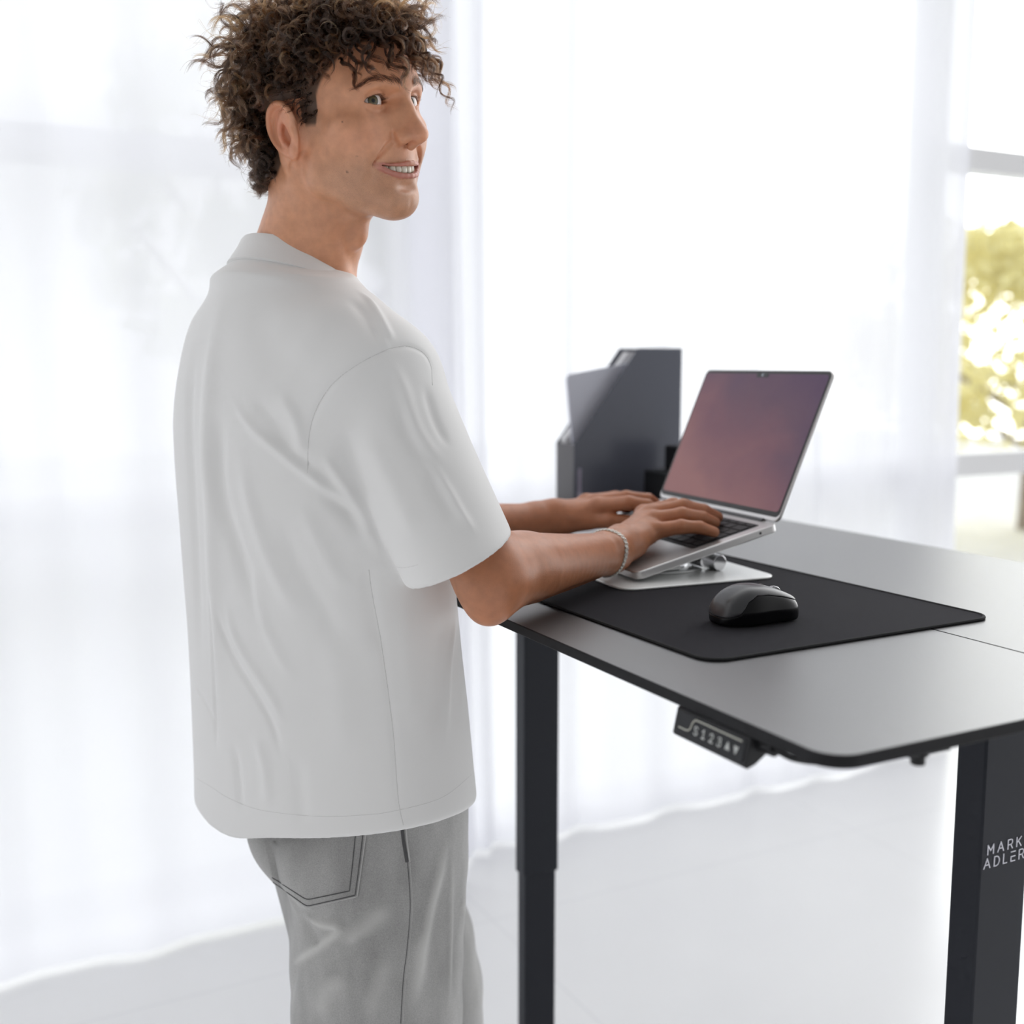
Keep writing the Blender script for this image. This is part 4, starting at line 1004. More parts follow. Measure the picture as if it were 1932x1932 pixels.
def build_hair(person, V, Q):
    rng = np.random.default_rng(11)
    q = ((V - HT) @ HR) / HS; N = vnormals(V, Q) @ HR
    ax = np.abs(q[:, 0])
    ok = (scalp_mask(q) > .9) & (q[:, 2] > -50) & (q[:, 2] < 150)
    # keep off the ears
    ok &= ~((ax > 58) & (q[:, 1] > -54) & (q[:, 1] < 9) & (q[:, 2] < 47))
    idx = np.where(ok)[0]
    # poisson-like picking
    perm = rng.permutation(idx); picked = []
    cell = {}
    def far(p, d):
        k = tuple((p // d).astype(int))
        for dx in (-1, 0, 1):
            for dy in (-1, 0, 1):
                for dz in (-1, 0, 1):
                    for o in cell.get((k[0] + dx, k[1] + dy, k[2] + dz), ()):
                        if ((o - p) ** 2).sum() < d * d: return False
        cell.setdefault(k, []).append(p); return True
    D = 7.2
    for i in perm:
        if far(q[i], D): picked.append(i)
    strands = []; rad = []; cols = []
    def lock(p, n, flow, length, r, turns, nst, wid, col, bend=1.0, ph=None, grow=.35, npts=30, tight=1.0, dr=1.0):
        s = np.linspace(0, 1, npts)
        d = n[None, :] * np.maximum(1 - s[:, None] ** dr * .85 * bend, .02) + flow[None, :] * (s[:, None] ** dr) * bend * 1.25
        d /= np.linalg.norm(d, axis=1)[:, None]
        c = p + np.concatenate([[[0, 0, 0]], np.cumsum((d[1:] + d[:-1]) / 2, 0)]) * (length / (npts - 1))
        e1 = np.cross(d, np.array([.31, .52, .8])); e1 /= np.linalg.norm(e1, axis=1)[:, None]; e2 = np.cross(d, e1)
        ph = rng.uniform(0, 6.28) if ph is None else ph
        sg = rng.choice([-1, 1])
        for k in range(nst):
            a0 = rng.normal(0, .13); rr = r * (1 + rng.normal(0, .10)); off = rng.normal(0, wid)
            th = ph + a0 + sg * turns * 2 * math.pi * s ** tight
            R = rr * np.clip(s / grow, 0, 1) ** .8 * (1 - .12 * s ** 3)
            off3 = rng.normal(0, wid * .33, 3)
            pts = c + e1 * (np.cos(th) * R)[:, None] + e2 * (np.sin(th) * R)[:, None] + d * off + off3 * (.4 + .6 * s)[:, None]
            end = int(npts * rng.uniform(.86, 1.0))
            pts = pts[:end]
            strands.append((HT + (pts * HS) @ HR.T) / 1000)
            t = np.linspace(0, 1, len(pts))
            rad.append(.00013 * (1 - .75 * t ** 4) * rng.uniform(.8, 1.25))
            tc = np.asarray(col) * rng.uniform(.75, 1.25)
            cols.append(np.clip(tc[None, :] * (1 + .55 * t[:, None] ** 1.5), 0, 1))
    DARK = np.array([.0058, .0028, .0016]); MID = np.array([.019, .0080, .0034]); GOLD = np.array([.078, .035, .013])
    for i in picked:
        p = q[i]; n = N[i] / np.linalg.norm(N[i])
        x, y, z = p
        top = sstep(np.array([z]), 55, 105)[0]; front = sstep(np.array([y]), 20, 75)[0]; nape = sstep(np.array([-z]), -20, 30)[0]
        side = abs(x) > 55 and y > -8 and z < 60
        flow = np.array([0, 0, -1.0]) * (.9 - .35 * top) + np.array([0, 1, 0]) * (.75 * top * front + .15) + rng.normal(0, .38, 3)
        flow -= n * min(0, flow @ n) * .8
        flow /= np.linalg.norm(flow)
        L = (44 + 22 * top + 18 * (y < -20) * (z > -5)) * rng.uniform(.62, 1.12)
        if nape > .2: L = rng.uniform(22, 36) * (1 - .25 * nape)
        r = rng.uniform(4.2, 7.6); turns = rng.uniform(1.4, 2.4); nst = 26
        if side:
            edge = np.clip((z - 4) / 40, 0, 1)
            L = 9 + 24 * edge * rng.uniform(.7, 1.1); r = 1.2 + 3.2 * edge; turns = .6 + .7 * edge; nst = 14
            flow = np.array([.1 * np.sign(x), -.55, -.8]) + rng.normal(0, .2, 3); flow /= np.linalg.norm(flow)
        col = DARK if rng.random() < .5 else (MID if rng.random() < .76 else GOLD)
        if side or nape > .4: col = DARK
        lock(p, n, flow, L, r, turns, nst, 1.7, col, bend=1.0)
        # short under layer
        lock(p + n, n, flow, L * .55, r * .8, turns * .8, 6, 2.6, DARK, bend=.9, npts=18)
        if rng.random() < .5: lock(p, n, flow + rng.normal(0, .4, 3), L * 1.12, r * 1.2, turns, 2, .6, GOLD if rng.random() < .5 else MID, bend=.7)
    # ringlets falling over the forehead
    tree = BVHTree.FromPolygons([tuple(v) for v in q[::1]], [tuple(f) for f in Q[(q[Q[:, 0], 1] > 20) & (q[Q[:, 0], 2] > 10) & (q[Q[:, 0], 2] < 130)]])
    FR = [(58, 66, 40, 4.2, 1.6), (53, 78, 44, 4.6, 1.8), (47, 86, 48, 5.0, 2.0), (42, 88, 56, 5.2, 2.4), (36, 90, 60, 5.6, 2.6), (30, 90, 72, 5.8, 3.0), (24, 90, 56, 5.8, 2.4), (18, 91, 86, 5.6, 3.6), (12, 90, 62, 6.0, 2.6), (6, 91, 76, 5.8, 3.2),
          (0, 91, 104, 5.4, 4.4), (-6, 91, 70, 6.0, 2.8), (-12, 91, 60, 6.2, 2.4), (-18, 91, 74, 6.0, 3.0), (-24, 91, 64, 6.4, 2.6), (-30, 91, 58, 6.0, 2.4), (-37, 90, 44, 6.2, 2.0), (-44, 89, 44, 6, 2.0),
          (33, 94, 50, 6, 2.0), (21, 95, 52, 6.2, 2.0), (9, 95, 50, 6.4, 2.0), (-3, 95, 56, 6.4, 2.2), (-15, 95, 52, 6.6, 2.0), (-27, 95, 44, 6.8, 1.8), (-34, 96, 42, 6.8, 1.8)]
    for x, z, L, r, t in FR:
        hit = tree.ray_cast(Vector((x, 140, z)), Vector((0, -1, 0)))
        p = np.array(hit[0]) if hit[0] else np.array([x, 60, z])
        n = np.array([x * .008, .62, .62]) + rng.normal(0, .05, 3); n /= np.linalg.norm(n)
        flow = np.array([x * .003 + rng.normal(0, .16), .30, -1.0]); flow /= np.linalg.norm(flow)
        for k in range(2):
            lock(p + np.array([rng.normal(0, 1.5), -3, 1]), n, flow, L * 1.28 * rng.uniform(.95, 1.05), r, t * 1.1, 26, 1.3, (DARK, MID)[k], bend=1.12, ph=2.0 + k * .3 + x, grow=.25, npts=56, dr=.4)
    # loose fly-away hairs
    for i in rng.choice(idx, 700):
        p = q[i]; n = N[i] / np.linalg.norm(N[i])
        if abs(p[0]) > 55 and p[1] > -8 and p[2] < 60: continue
        fl = rng.normal(0, .6, 3) + (0, 0, -.4)
        lock(p, n, fl, rng.uniform(44, 74) * (.5 if p[2] < 0 else 1), rng.uniform(3, 8), rng.uniform(.8, 2.2), 1, .2, MID, bend=.5)
    return curves_obj('hair', strands, rad, cols, hair_material(), person)
def build_brows(person, V, Q):
    rng = np.random.default_rng(5)
    q = ((V - HT) @ HR) / HS
    sel = (q[:, 1] > 40) & (q[:, 2] > 0) & (q[:, 2] < 70)
    Fq = Q[sel[Q].all(1)]
    tree = BVHTree.FromPolygons([tuple(v) for v in q], [tuple(f) for f in Fq])
    m = hair_material(); m.name = 'brow_hair'
    for s in (1, -1):
        st = []; ra = []; co = []
        arc = np.array([(9, 38), (18, 41), (28, 43.5), (38, 44.5), (47, 42.5), (56, 37.5)]); A = spline(np.c_[arc, np.zeros(6)], 60)
        for k in range(400):
            u = rng.random(); i = int(u * 58); a = A[i]; t = A[i + 1] - A[i]; t /= np.linalg.norm(t)
            w = np.interp(u, [0, .15, .5, .8, 1], [3.2, 4.2, 3.6, 2.6, 1.0])
            x = a[0]; z = a[1] + rng.normal(0, .5) * w * 1.0
            dirx = t[0] * (.5 + .5 * u) ; dirz = t[1] + (.75 - 1.1 * u) + rng.normal(0, .18)
            L = rng.uniform(6, 9.5) * (1 - .25 * u); pts = []
            for j in range(6):
                f = j / 5; px = x + dirx * L * f; pz = z + dirz * L * f * (1 - .3 * f)
                h = tree.ray_cast(Vector((s * px, 150, pz)), Vector((0, -1, 0)))
                if h[0] is None: break
                pts.append(np.array(h[0]) + np.array(h[1]) * (.3 + 1.0 * math.sin(math.pi * min(f + .1, 1))) * (1 if h[1][1] > 0 else -1))
            if len(pts) == 6:
                P = np.array(pts); st.append((HT + (P * HS) @ HR.T) / 1000); ra.append(np.linspace(.00011, .00004, 6)); co.append(np.array([.026, .015, .010]) * rng.uniform(.7, 1.4))
        curves_obj('eyebrow', st, ra, co, m, person)
        st = []; ra = []; co = []
        c = EYE * (s, 1, 1)
        for k in range(64):
            x = -14.5 + 29 * (k / 63); up = 5.4 * (1 - ((x + 1.5) / 16.5) ** 2) + .05 * x
            if up < -3: continue
            base = None
            h = tree.ray_cast(Vector((c[0] + s * x, 150, c[2] + up + .6)), Vector((0, -1, 0)))
            if h[0] is None: continue
            b0 = np.array(h[0]); L = rng.uniform(3.2, 5.0); out = np.array([s * (x / 15) * .55, 1.0, .15]); P = []
            for j in range(6):
                f = j / 5; P.append(b0 + out * L * f + np.array([0, 0, 1.6 * f * f - .9 * f]))
            P = np.array(P); st.append((HT + (P * HS) @ HR.T) / 1000); ra.append(np.linspace(.00009, .00003, 6)); co.append(np.array([.02, .013, .01]))
        if st: curves_obj('eyelashes', st, ra, co, m, person)
# ================================================================== PERSON : clothes (world mm)
def loft_fn(Z, CX_, CY_, A_, B_, R, n=2.2, grow=0.0):
    """horizontal super-ellipse sections, axes along R's columns"""
    o = np.argsort(Z); Z, CX_, CY_, A_, B_ = [np.asarray(v, float)[o] for v in (Z, CX_, CY_, A_, B_)]
    zz = np.linspace(Z[0], Z[-1], 90)
    def sm(v):
        f = np.interp(zz, Z, v); k = np.hanning(9); k /= k.sum(); g = np.convolve(np.pad(f, 4, mode='edge'), k, 'valid'); return g
    cx, cy, a_, b_ = sm(CX_), sm(CY_), sm(A_), sm(B_)
    def fn(p):
        z = p[:, 2]
        x = p[:, 0] - np.interp(z, zz, cx); y = p[:, 1] - np.interp(z, zz, cy)
        a = np.interp(z, zz, a_) + grow; b = np.interp(z, zz, b_) + grow
        u = np.abs(x * R[0, 0] + y * R[1, 0]) / a; v = np.abs(x * R[0, 1] + y * R[1, 1]) / b
        d = ((u ** n + v ** n) ** (1 / n) - 1) * np.minimum(a, b)
        return np.maximum(d, np.maximum(Z[0] - z, z - Z[-1]))
    return fn
BR = np.stack([TR, TF, U_], 1)
TORSO = [(535, 440, 640), (552, 398, 676), (580, 366, 715), (620, 350, 760), (660, 340, 785), (700, 332, 803), (740, 326, 818), (800, 321, 838), (900, 326, 846), (1000, 334, 853), (1100, 341, 862), (1200, 349, 872), (1300, 354, 884), (1400, 358, 894), (1480, 361, 903), (1600, 362, 912), (1700, 362, 915)]
def torso_table(Y=1.362, ratio=.55):
    T = []
    for y, xl, xr in TORSO:
        c = at_depth((xl + xr) / 2, y, Y)
        dep = lambda Yy: Yy * CP + (CAMZ - c[2]) * SP
        d = .06
        for _ in range(4):
            xa = (xl - CXY) / FPX * dep(Y + d); xb = (xr - CXY) / FPX * dep(Y - d)
            w = (xb - xa) / 2; a = w * math.sqrt(2 / (1 + ratio ** 2)); d = .62 * (a * a * (1 - ratio ** 2)) / (2 * w)
        T.append((c[2] * 1000, (xa + xb) * 500, Y * 1000, a * 1000, a * ratio * 1000))
    return [list(v) for v in zip(*T)]
SLO = at_depth(866, 1056, 1.176) * 1000; SL0 = at_depth(716, 722, 1.255) * 1000
def hem_z(x, y):
    t = (x + 230) / 190.0
    return 833 + 30 * t - 6 * np.exp(-((x + 330) / 40) ** 2) + 7 * np.exp(-((x + 395) / 40) ** 2) + .15 * np.maximum(0, 1335 - y)
COLC = np.array([-253.0, 1379.0, 1495.0])
def collar_pt(phi, r, dz, c=COLC):
    d = TF * math.cos(phi) + TR * math.sin(phi)
    return c + d * r + U_ * (-.34 * r * math.cos(phi) + dz)
def shirt_field():
    S = Field()
    T = torso_table(); f = loft_fn(*T, BR, n=2.05)
    S.op('add', f, (-220, 1390, 1100), 560, 0)
    nb = at_depth(556, 555, 1.385) * 1000 - U_ * 48
    S.cone(nb, SL0 + (0, 0, 0), 62, 66, 40)
    S.cone(nb, at_depth(462, 690, 1.50) * 1000, 62, 66, 40)
    S.ell(at_depth(590, 660, 1.38) * 1000, (110, 82, 80), 40, rot=BR)
    ax = (SLO - SL0) / np.linalg.norm(SLO - SL0)
    # the yoke rises to the neck rib
    def yoke(p):
        dx = p[:, :2] - COLC[:2]; rad = np.sqrt((dx ** 2).sum(1)); t = dx @ TF[:2]
        h = p[:, 2] - (COLC[2] - .34 * t - .0030 * np.maximum(t, 0) ** 2)
        return np.maximum(np.maximum((rad - 69 - 1.0 * np.clip(-(h + 18), 0, 34)) * .7, h + 15), -h - 120)
    S.op('add', yoke, COLC - U_ * 60, 170, 20)
    # left sleeve
    a, b = SHL, SHL * .35 + ELL_ * .65
    S.cone(a, b, 70, 62, 16)
    # right sleeve, cut square to the arm and hollow at the cuff
    global SAX; nc = ax + np.array([0.0, .44, 0.0]); nc /= np.linalg.norm(nc); SAX = nc
    SP = spline([SL0, SL0 * .5 + SLO * .5 + (0, 0, -2), SLO, SLO + ax * 60], 13); SR = np.interp(np.linspace(0, 3, 13), [0, 1, 2, 3], [68, 64.5, 62.5, 63])
    def sleeve(p):
        d = None
        for i in range(12):
            ba = SP[i + 1] - SP[i]; q = p - SP[i]; t = np.clip(q @ ba / (ba @ ba), 0, 1)
            e = np.sqrt(((q - t[:, None] * ba) ** 2).sum(1)) - (SR[i] + (SR[i + 1] - SR[i]) * t); d = e if d is None else np.minimum(d, e)
        h = (p - SLO) @ nc; ha = (p - SLO) @ ax
        d = smax(d, h, 4)
        rad = np.sqrt(np.maximum(((p - SLO) ** 2).sum(1) - ha * ha, 0))
        return smax(d, -np.maximum(rad - 55.5, np.abs(h) - 26), 3)
    S.op('add', sleeve, (SL0 + SLO) / 2, 300, 5)
    # hem and hollow underside
    S.op('and', lambda p: (hem_z(p[:, 0], p[:, 1]) - p[:, 2]) * .9, (0, 0, 0), 1e9, 5.0)
    g = loft_fn(*T, BR, n=2.05, grow=-9.0)
    S.op('sub', lambda p: np.maximum(g(p), p[:, 2] - 905), (-220, 1390, 860), 260, 2)
    # neck opening
    S.op('sub', lambda p: np.maximum(np.sqrt((p[:, 0] - COLC[0]) ** 2 + (p[:, 1] - COLC[1]) ** 2) - 67, 1465 - p[:, 2]), COLC, 95, 6)
    return S
def cast(tree, pts, n=None):
    """photo points dropped on to a surface -> 3D (metres)"""
    P = np.asarray(pts, float)
    if n: P = spline(P, n)
    out = []
    for x, y in P:
        h = tree.ray_cast(Vector(CAMP), Vector(ray(x, y)).normalized())
        if h[0] is not None: out.append((np.array(h[0]), np.array(h[1])))
    return out
def press_folds(V, N, tree, folds):
    D = np.zeros(len(V))
    for pts, w, amp in folds:
        h = cast(tree, pts, max(12, 5 * len(pts)))
        if len(h) < 3: continue
        P = np.array([a for a, _ in h]) * 1000
        # drop jumps in depth
        keep = [0]
        for i in range(1, len(P)):
            if np.linalg.norm(P[i] - P[keep[-1]]) < 60: keep.append(i)
        P = P[keep]
        if len(P) < 3: continue
        c = P.mean(0); r = np.linalg.norm(P - c, axis=1).max() + 3 * w
        m = ((V - c) ** 2).sum(1) < r * r
        d, t = seg_dist(V[m], P)
        tap = np.clip(np.minimum(t, 1 - t) / .28, 0, 1); tap = tap * tap * (3 - 2 * tap)
        D[m] += amp * np.exp(-(d / w) ** 2) * tap
    return V + N * D[:, None]
SHIRT_FOLDS = [
    ([(428, 520), (404, 640), (393, 760), (390, 860), (398, 960), (402, 1080), (412, 1250), (420, 1420)], 17, 4.5),
    ([(420, 760), (410, 850), (420, 950), (455, 1060), (500, 1200)], 15, -5.5),
    ([(372, 620), (358, 760), (362, 900), (372, 1100), (382, 1300)], 14, -3.0),
    ([(430, 742), (470, 800), (520, 845), (583, 895), (640, 938), (690, 972)], 6.5, 3.6),
    ([(500, 800), (550, 852), (600, 895)], 8, -2.4),
    ([(520, 740), (556, 790), (574, 866)], 9, 2.8),
    ([(470, 745), (520, 800), (560, 850)], 11, -3.0),
    ([(600, 925), (650, 965), (685, 1010)], 9, -3.2),
    ([(450, 830), (475, 960), (520, 1080), (580, 1190)], 13, 3.2),
    ([(520, 960), (560, 1060), (610, 1150), (660, 1250)], 14, -2.6),
    ([(560, 940), (610, 1040), (660, 1130)], 12, 2.4),
    ([(409, 1120), (420, 1190), (443, 1246), (491, 1325), (519, 1383), (530, 1440)], 6, -2.4),
    ([(425, 1120), (440, 1190), (470, 1250), (515, 1320), (545, 1390)], 8, 2.6),
    ([(399, 1100), (402, 1200), (406, 1342), (408, 1430)], 5, -2.0),
    ([(368, 1290), (385, 1320), (410, 1370)], 5, -1.5),
    ([(470, 1060), (500, 1180), (560, 1300)], 10, 2.0),
    ([(864, 1137), (852, 1220), (845, 1300), (842, 1420)], 5, 2.2),
    ([(835, 1150), (825, 1260), (820, 1400)], 12, -2.2),
    ([(690, 1050), (700, 1150), (722, 1240)], 9, -2.0),
    ([(760, 1120), (770, 1250), (782, 1400)], 14, 2.0),
    ([(620, 1180), (640, 1300), (650, 1450)], 18, 2.0),
    ([(480, 1380), (500, 1450), (505, 1530)], 10, 2.2), ([(440, 1400), (450, 1470), (455, 1540)], 9, -2.2), ([(560, 1420), (566, 1500), (570, 1560)], 12, -1.8),
    ([(676, 545), (705, 578), (728, 620), (742, 652)], 5, 2.8), ([(660, 560), (692, 600), (718, 650)], 8, -2.4), ([(700, 600), (722, 640), (735, 665)], 4, 1.6),
    ([(725, 662), (758, 727), (778, 790), (800, 835), (850, 890)], 8, 3.0), ([(745, 740), (765, 810), (800, 870), (850, 925)], 9, -2.4),
    ([(770, 860), (816, 880), (845, 925), (877, 980), (905, 1016)], 5.5, 2.4), ([(800, 890), (832, 940), (862, 1000)], 8, -2.2),
    ([(600, 850), (628, 885), (676, 956), (700, 1010), (730, 1060)], 7, 2.8), ([(590, 870), (630, 930), (680, 985)], 9, -2.5),
    ([(680, 800), (720, 880), (760, 960), (790, 1030)], 14, 2.2), ([(640, 800), (670, 880), (710, 960)], 13, -2.0), ([(800, 720), (820, 790), (850, 850)], 6, -2.2),
    ([(640, 560), (600, 620), (560, 700)], 22, 1.6), ([(480, 560), (500, 640), (540, 720)], 24, -1.8)]
ARMHOLE = [(816, 727), (813, 690), (798, 665), (770, 653), (744, 656), (727, 661), (676, 687), (628, 724), (597, 772), (583, 823), (580, 893)]
SIDESEAM = [(696, 1075), (702, 1120), (720, 1219), (741, 1376), (751, 1506), (761, 1557)]
HEMLINE = [(370, 1468), (400, 1486), (432, 1506), (491, 1528), (594, 1540), (680, 1538), (744, 1530), (833, 1505), (894, 1458)]
def seam(name, tree, pts, r, m, parent, lift=0.0, n=60):
    h = cast(tree, pts, n); 
    runs = [[h[0]]]
    for a, b in zip(h, h[1:]):
        if np.linalg.norm(b[0] - a[0]) > .03: runs.append([])
        runs[-1].append(b)
    run = max(runs, key=len)
    return MB().tube([p + nn * lift for p, nn in run], r, 6).build(name, m, parent, sharp=None)
def cloth_mat(name, col, rough, weave, bump, sheen=.25):
    m = mat(name, col, rough, spec=.2, Sheen_Weight=sheen, Sheen_Roughness=.5)
    add_bump(m, weave, bump, .0004, detail=2)
    return m
def build_shirt(person):
    S = shirt_field()
    V, Q = S.mesh(2.4, (-520, 1080, 780), (60, 1740, 1560))
    V = relax(V, Q, 6, .5); N = vnormals(V, Q)
    tree = BVHTree.FromPolygons([tuple(v) for v in V / 1000], [tuple(f) for f in Q])
    V = press_folds(V, N, tree, [(a, b * .9, c * 1.2) for a, b, c in SHIRT_FOLDS] + [(ARMHOLE, 3.0, -1.6), (SIDESEAM, 3.0, -1.0)])
    V = relax(V, Q, 1, .3)
    m = cloth_mat('white_jersey', (.79, .786, .782), .9, 900, .15)
    o = mesh_obj('t_shirt', V / 1000, Q, m, person); o['label'] = 'oversized plain white cotton tee'
    tree = BVHTree.FromPolygons([tuple(v) for v in V / 1000], [tuple(f) for f in Q])
    ms = cloth_mat('white_thread', (.66, .655, .65), .9, 900, .1)
    seam('armhole_seam', tree, ARMHOLE, .0007, ms, o, -.0004)
    seam('side_seam', tree, SIDESEAM, .0006, ms, o, -.0003)
    seam('hem_stitch', tree, HEMLINE, .0005, ms, o, -.0003, 90)
    # cuff stitch
    e1 = np.cross(SAX, U_); e1 /= np.linalg.norm(e1); e2 = np.cross(SAX, e1)
    ring = []
    for i in range(49):
        t = 2 * math.pi * (i + 6) / 48; d = e1 * math.cos(t) + e2 * math.sin(t)
        c = (SLO - SAX * 24) / 1000
        h = tree.ray_cast(Vector(c + d * .12), Vector(-d))
        if h[0] is not None and np.linalg.norm(np.array(h[0]) - c) < .080: ring.append(np.array(h[0]) - d * .0003)
        elif len(ring) > 12: break
        else: ring = []
    MB().tube(ring, .0005, 6, cap=False).build('cuff_stitch', ms, o, sharp=None)
    # ribbed collar
    mb = MB(); n = 96; prof = [(60, 4), (61.5, 6), (64.0, 6.2), (66.5, 3), (71, -7), (76, -16), (83, -28), (79, -31), (68, -16), (62, -2)]
    vs = [collar_pt(2 * math.pi * i / n, r, dz) / 1000 for i in range(n) for r, dz in prof]; k = len(prof)
    fs = [(i * k + j, ((i + 1) % n) * k + j, ((i + 1) % n) * k + (j + 1) % k, i * k + (j + 1) % k) for i in range(n) for j in range(k)]
    mc = cloth_mat('white_rib', (.80, .796, .792), .9, 500, .2)
    mb.add(vs, fs).build('collar', mc, o, sharp=60)
    return o
# ------------------------------------------------------------------ jeans and shoes
RL = [np.array(p, float) for p in ((-158, 1345, 830), (-168, 1332, 640), (-166, 1326, 430), (-172, 1332, 70))]
LL = [np.array(p, float) for p in ((-232, 1425, 830), (-180, 1490, 660), (-138, 1548, 480), (-118, 1566, 70))]
JEANS_FOLDS = [([(548, 1700), (593, 1738), (639, 1752), (610, 1780), (570, 1808), (548, 1824)], 6, 3.4), ([(560, 1720), (590, 1760), (600, 1790)], 9, -2.6),
    ([(545, 1690), (560, 1712), (600, 1730)], 7, -3.2), ([(846, 1560), (830, 1640), (813, 1706), (798, 1780), (787, 1848), (770, 1925)], 8, 3.0), ([(812, 1600), (795, 1700), (778, 1790)], 11, -2.4),
    ([(640, 1790), (690, 1750), (740, 1700)], 12, 2.2), ([(600, 1840), (660, 1800), (720, 1770)], 12, -1.8), ([(870, 1700), (885, 1780), (870, 1860), (862, 1925)], 7, 2.4), ([(852, 1600), (850, 1750), (846, 1925)], 5, 1.6),
    ([(600, 1930), (620, 1870), (660, 1840)], 13, 1.8), ([(690, 1930), (715, 1860), (735, 1800)], 10, 1.5), ([(545, 1930), (552, 1860), (560, 1820)], 9, -1.8)]
def denim(name, c1, c2, wear=False):
    m = mat(name, c1, .85, spec=.2, Sheen_Weight=.15)
    r = noise_color(m, c1, c2, 16, 9, .32, .68, (1, 1, .35)); src = r.outputs[0]
    tc = nd(m, 'ShaderNodeTexCoord')
    f = nd(m, 'ShaderNodeTexNoise'); f.inputs['Scale'].default_value = 1100; f.inputs['Detail'].default_value = 2; lk(m, tc.outputs['Object'], f.inputs['Vector'])
    g = nd(m, 'ShaderNodeMapRange'); g.inputs[1].default_value = .3; g.inputs[2].default_value = .7; g.inputs[3].default_value = .80; g.inputs[4].default_value = 1.20; lk(m, f.outputs[0], g.inputs[0])
    x = nd(m, 'ShaderNodeMix', data_type='RGBA', blend_type='MULTIPLY'); x.inputs[0].default_value = 1; lk(m, src, x.inputs[6]); lk(m, g.outputs[0], x.inputs[7]); src = x.outputs[2]
    if wear:   # the cloth is rubbed paler along its creases
        v = nd(m, 'ShaderNodeVertexColor', layer_name='wear'); y = nd(m, 'ShaderNodeMix', data_type='RGBA'); lk(m, v.outputs['Color'], y.inputs[0]); lk(m, src, y.inputs[6]); y.inputs[7].default_value = (.66, .655, .64, 1); src = y.outputs[2]
    lk(m, src, bsdf(m).inputs['Base Color'])
    w = nd(m, 'ShaderNodeTexWave'); w.wave_type = 'BANDS'; w.bands_direction = 'DIAGONAL'; w.inputs['Scale'].default_value = 420; w.inputs['Distortion'].default_value = 1.2; w.inputs['Detail'].default_value = 1
    lk(m, tc.outputs['Object'], w.inputs['Vector'])
    bp = nd(m, 'ShaderNodeBump'); bp.inputs['Strength'].default_value = .3; bp.inputs['Distance'].default_value = .0005
    lk(m, w.outputs[1], bp.inputs['Height']); lk(m, bp.outputs['Normal'], bsdf(m).inputs['Normal'])
    return m
